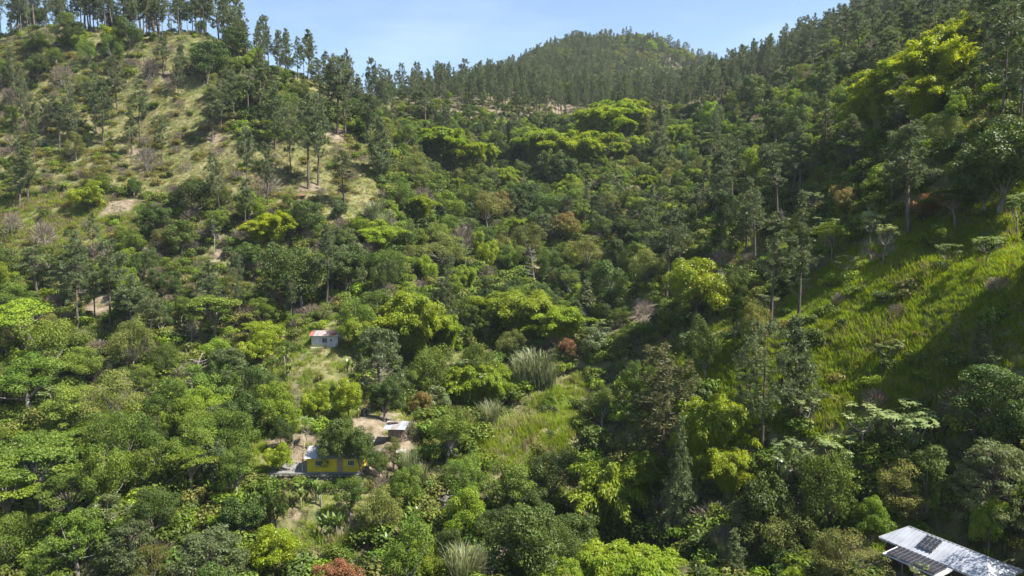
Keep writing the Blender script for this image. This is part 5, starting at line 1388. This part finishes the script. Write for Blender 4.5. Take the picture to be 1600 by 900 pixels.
def mass(name, label, cat, protos, pts, idx, scl, rot):
    """one object: plants of several prototypes on points"""
    me = bpy.data.meshes.new(name)
    me.vertices.add(len(pts)); me.vertices.foreach_set('co', np.asarray(pts, np.float32).ravel())
    a = me.attributes.new('idx', 'INT', 'POINT'); a.data.foreach_set('value', np.asarray(idx, np.int32))
    a = me.attributes.new('scl', 'FLOAT_VECTOR', 'POINT'); a.data.foreach_set('vector', np.asarray(scl, np.float32).ravel())
    a = me.attributes.new('rot', 'FLOAT_VECTOR', 'POINT'); a.data.foreach_set('vector', np.asarray(rot, np.float32).ravel())
    o = bpy.data.objects.new(name, me); C.objects.link(o)
    g = bpy.data.node_groups.new(name + '_nodes', 'GeometryNodeTree')
    g.interface.new_socket('Geometry', in_out='INPUT', socket_type='NodeSocketGeometry')
    g.interface.new_socket('Geometry', in_out='OUTPUT', socket_type='NodeSocketGeometry')
    gi = g.nodes.new('NodeGroupInput'); go = g.nodes.new('NodeGroupOutput'); jn = g.nodes.new('GeometryNodeJoinGeometry')
    mp = g.nodes.new('GeometryNodeMeshToPoints'); g.links.new(gi.outputs[0], mp.inputs[0])
    def attr(nm, ty):
        n = g.nodes.new('GeometryNodeInputNamedAttribute'); n.data_type = ty; n.inputs['Name'].default_value = nm; return n.outputs[0]
    ai = attr('idx', 'INT'); asc = attr('scl', 'FLOAT_VECTOR'); aro = attr('rot', 'FLOAT_VECTOR')
    for k, po in enumerate(protos):
        oi = g.nodes.new('GeometryNodeObjectInfo'); oi.inputs['Object'].default_value = po
        cmp_ = g.nodes.new('FunctionNodeCompare'); cmp_.data_type = 'INT'; cmp_.operation = 'EQUAL'
        ints = [s for s in cmp_.inputs if s.type == 'INT']
        g.links.new(ai, ints[0]); ints[1].default_value = k
        ip = g.nodes.new('GeometryNodeInstanceOnPoints')
        g.links.new(mp.outputs[0], ip.inputs['Points']); g.links.new(cmp_.outputs[0], ip.inputs['Selection'])
        g.links.new(oi.outputs['Geometry'], ip.inputs['Instance']); g.links.new(aro, ip.inputs['Rotation']); g.links.new(asc, ip.inputs['Scale'])
        g.links.new(ip.outputs[0], jn.inputs[0])
    g.links.new(jn.outputs[0], go.inputs[0])
    md = o.modifiers.new('plants', 'NODES'); md.node_group = g
    tag(o, label, cat, kind='stuff')
    return o
PO = {k: [proto_obj(k + '_proto', v[:2]) for v in vs] for k, vs in K.items() if k in ('pine', 'mid', 'dark', 'olive', 'shrub', 'light', 'yshrub', 'drybush', 'pinefull', 'glossy', 'umb')}
nr = np.random.default_rng(23)

# far pine forest and whatever is past the counting limit
protos = [p for k in ('pine', 'dark', 'mid', 'shrub', 'olive', 'light') for p in PO[k]]
start = {}; n0 = 0
for k in ('pine', 'dark', 'mid', 'shrub', 'olive', 'light'): start[k] = n0; n0 += len(PO[k])
P_, I_, S_, R_ = [], [], [], []
def add_inst(kd, x, y, h, wdt=None):
    k = start[kd] + int(nr.integers(len(PO[kd]))); v = K[kd][k - start[kd]]
    P_.append((x, y, float(HG(x, y)[0]) if y < 990 else gz(x, y))); I_.append(k); s = h / v[2]; sx = s if wdt is None else wdt / v[3]
    S_.append((sx, sx, s)); R_.append((0, 0, nr.uniform(0, 6.283)))
for kd, x, y, h, wd_ in SPILL:
    add_inst(kd if kd in start else 'mid', x, y, h, wd_ if kd in start else None)
fy = 440.0
while fy < 1000:
    st = 5.6 + (fy - 440) * .006
    fx = -fy * .25
    while fx < fy * .62:
        x, y = fx + nr.uniform(-2.6, 2.6), fy + nr.uniform(-2.6, 2.6)
        kd = 'pine' if nr.random() < (.86 if x < 90 else .5) else ('mid', 'olive', 'light', 'olive', 'dark')[int(nr.integers(5))]
        add_inst(kd, x, y, nr.uniform(9, 20) if kd == 'pine' else nr.uniform(7, 13))
        fx += st
    fy += st
mass('forest', 'distant pine and broadleaf forest covering the far mountain', 'forest', protos, P_, I_, S_, R_)

# undergrowth: low scrub over every wooded slope
P_, I_, S_, R_ = [], [], [], []
protos = PO['shrub'] + PO['yshrub'] + PO['drybush']
ns, nyb = len(PO['shrub']), len(PO['yshrub'])
DENS = {'ridge': .05, 'lgrass': .045, 'lgrass2': .03, 'lscrub': .14, 'lwood': .15, 'llow': .16, 'garden': .06, 'terrace': .03, 'center': .15, 'valley': .19, 'spur': .16, 'rgrass': .07, 'rgrass2': .02, 'rlow': .18, 'rup': .15, 'back': .05, 'far': 0}
n = 90000
uy = np.sqrt(nr.uniform(58 ** 2, 440 ** 2, n)); ux = nr.uniform(-.9, .9, n) * uy
uz = HG(ux, uy); zz, upx, upy = zone_of(ux, uy, uz)
area = .9 * (440 ** 2 - 58 ** 2) / n
keep = nr.random(n) < np.array([DENS[k] for k in ZN])[zz] * area
keep &= (upx > -200) & (upx < 1800)
for s_ in SOIL: keep &= ~inside(s_, upx, upy)
for a, b, dx, dy in KEEP_OUT: keep &= ~((np.abs(ux - a) < dx) & (np.abs(uy - b) < dy))
keep[keep] &= visible(ux[keep], uy[keep], uz[keep], 3.0)
BIG = {'llow': 1.5, 'center': 1.5, 'valley': 1.4, 'rlow': 1.45, 'rup': 1.4, 'spur': 1.4, 'lwood': 1.25}
YEL = {'lscrub': .35, 'lgrass': .5, 'lgrass2': .4, 'lwood': .12}; DRYP = {'lscrub': .15, 'lgrass': .2, 'lwood': .15, 'lgrass2': .15}
for x, y, z, k in zip(ux[keep], uy[keep], uz[keep], zz[keep]):
    r = nr.random(); zn = ZN[k]
    i = ns + int(nr.integers(nyb)) if r < YEL.get(zn, .03) else (ns + nyb + int(nr.integers(2)) if r < YEL.get(zn, .03) + DRYP.get(zn, .02) else int(nr.integers(ns)))
    s = nr.uniform(.5, 1.15) * BIG.get(zn, 1.0); P_.append((x, y, z - .1)); I_.append(i); S_.append((s * 1.15, s * 1.15, s)); R_.append((0, 0, nr.uniform(0, 6.283)))
mass('undergrowth', 'tangled green undergrowth covering the wooded slopes', 'undergrowth', protos, P_, I_, S_, R_)
print('undergrowth', len(P_))

# grass
tufts = [bpy.data.objects.new('tuft_%s' % i, make_grass(300 + i, *a)) for i, a in enumerate(((1.15, 40, 'grass', .6, .026), (.95, 40, 'grass', .65, .026), (.8, 34, 'straw', .6, .026), (1.2, 32, 'straw', .55, .024)))]
P_, I_, S_, R_ = [], [], [], []
GD = {'rgrass': 9.5, 'rgrass2': 2.5, 'terrace': 2.6, 'garden': 1.3, 'lgrass': 1.5, 'lgrass2': 2.0, 'lscrub': .5, 'ridge': .35, 'lwood': .35, 'spur': .5, 'rlow': .4, 'rup': 1.6, 'center': .2, 'valley': .2, 'llow': .25, 'back': 0, 'far': 0}
n = 900000
uy = np.sqrt(nr.uniform(55 ** 2, 300 ** 2, n)); ux = nr.uniform(-.9, .9, n) * uy
uz = HG(ux, uy); zz, upx, upy = zone_of(ux, uy, uz)
area = .9 * (300 ** 2 - 55 ** 2) / n
keep = nr.random(n) < np.array([GD[k] for k in ZN])[zz] * area
keep &= (upx > -120) & (upx < 1750)
for s_ in SOIL: keep &= ~(inside(s_, upx, upy) & (nr.random(n) < .9))
for a, b, dx, dy in KEEP_OUT[:1]: keep &= ~((np.abs(ux - a) < dx + 1.5) & (np.abs(uy - b - 2) < dy - 3))
keep[keep] &= visible(ux[keep], uy[keep], uz[keep], 1.0)
# weedy patches in the lush grass
STRAW = {'lgrass': .8, 'lgrass2': .6, 'lscrub': .6, 'ridge': .6, 'garden': .3, 'terrace': .3, 'rgrass': .12, 'rgrass2': .1}
k_ = int(keep.sum())
pr_ = np.array([STRAW.get(z, .3) for z in ZN])[zz[keep]]
gxk, gyk = ux[keep], uy[keep]
patch = np.sin(gxk * .31 + 1.7 * np.sin(gyk * .17)) * np.sin(gyk * .27 + 1.3 * np.sin(gxk * .21 + 2)) 
isst = nr.random(k_) < np.clip(pr_ + .35 * np.maximum(patch, 0), 0, .95)
I_ = np.where(isst, 2, 0) + nr.integers(0, 2, k_)
base_s = np.array([{'rgrass': .92, 'lgrass': .8, 'lgrass2': 1.3, 'terrace': 1.35}.get(z, 1.0) for z in ZN])[zz[keep]]
s = nr.uniform(.55, 1.3, k_) * base_s * (1 + .35 * patch)
mass('grass', 'tall tufted grass growing over the open slopes', 'grass', tufts, np.stack([ux[keep], uy[keep], uz[keep]], 1), I_, np.stack([s * 1.15, s * 1.15, s], 1), np.stack([np.zeros(k_), np.zeros(k_), nr.uniform(0, 6.283, k_)], 1))
print('grass', k_, round(time.time() - T0, 1))
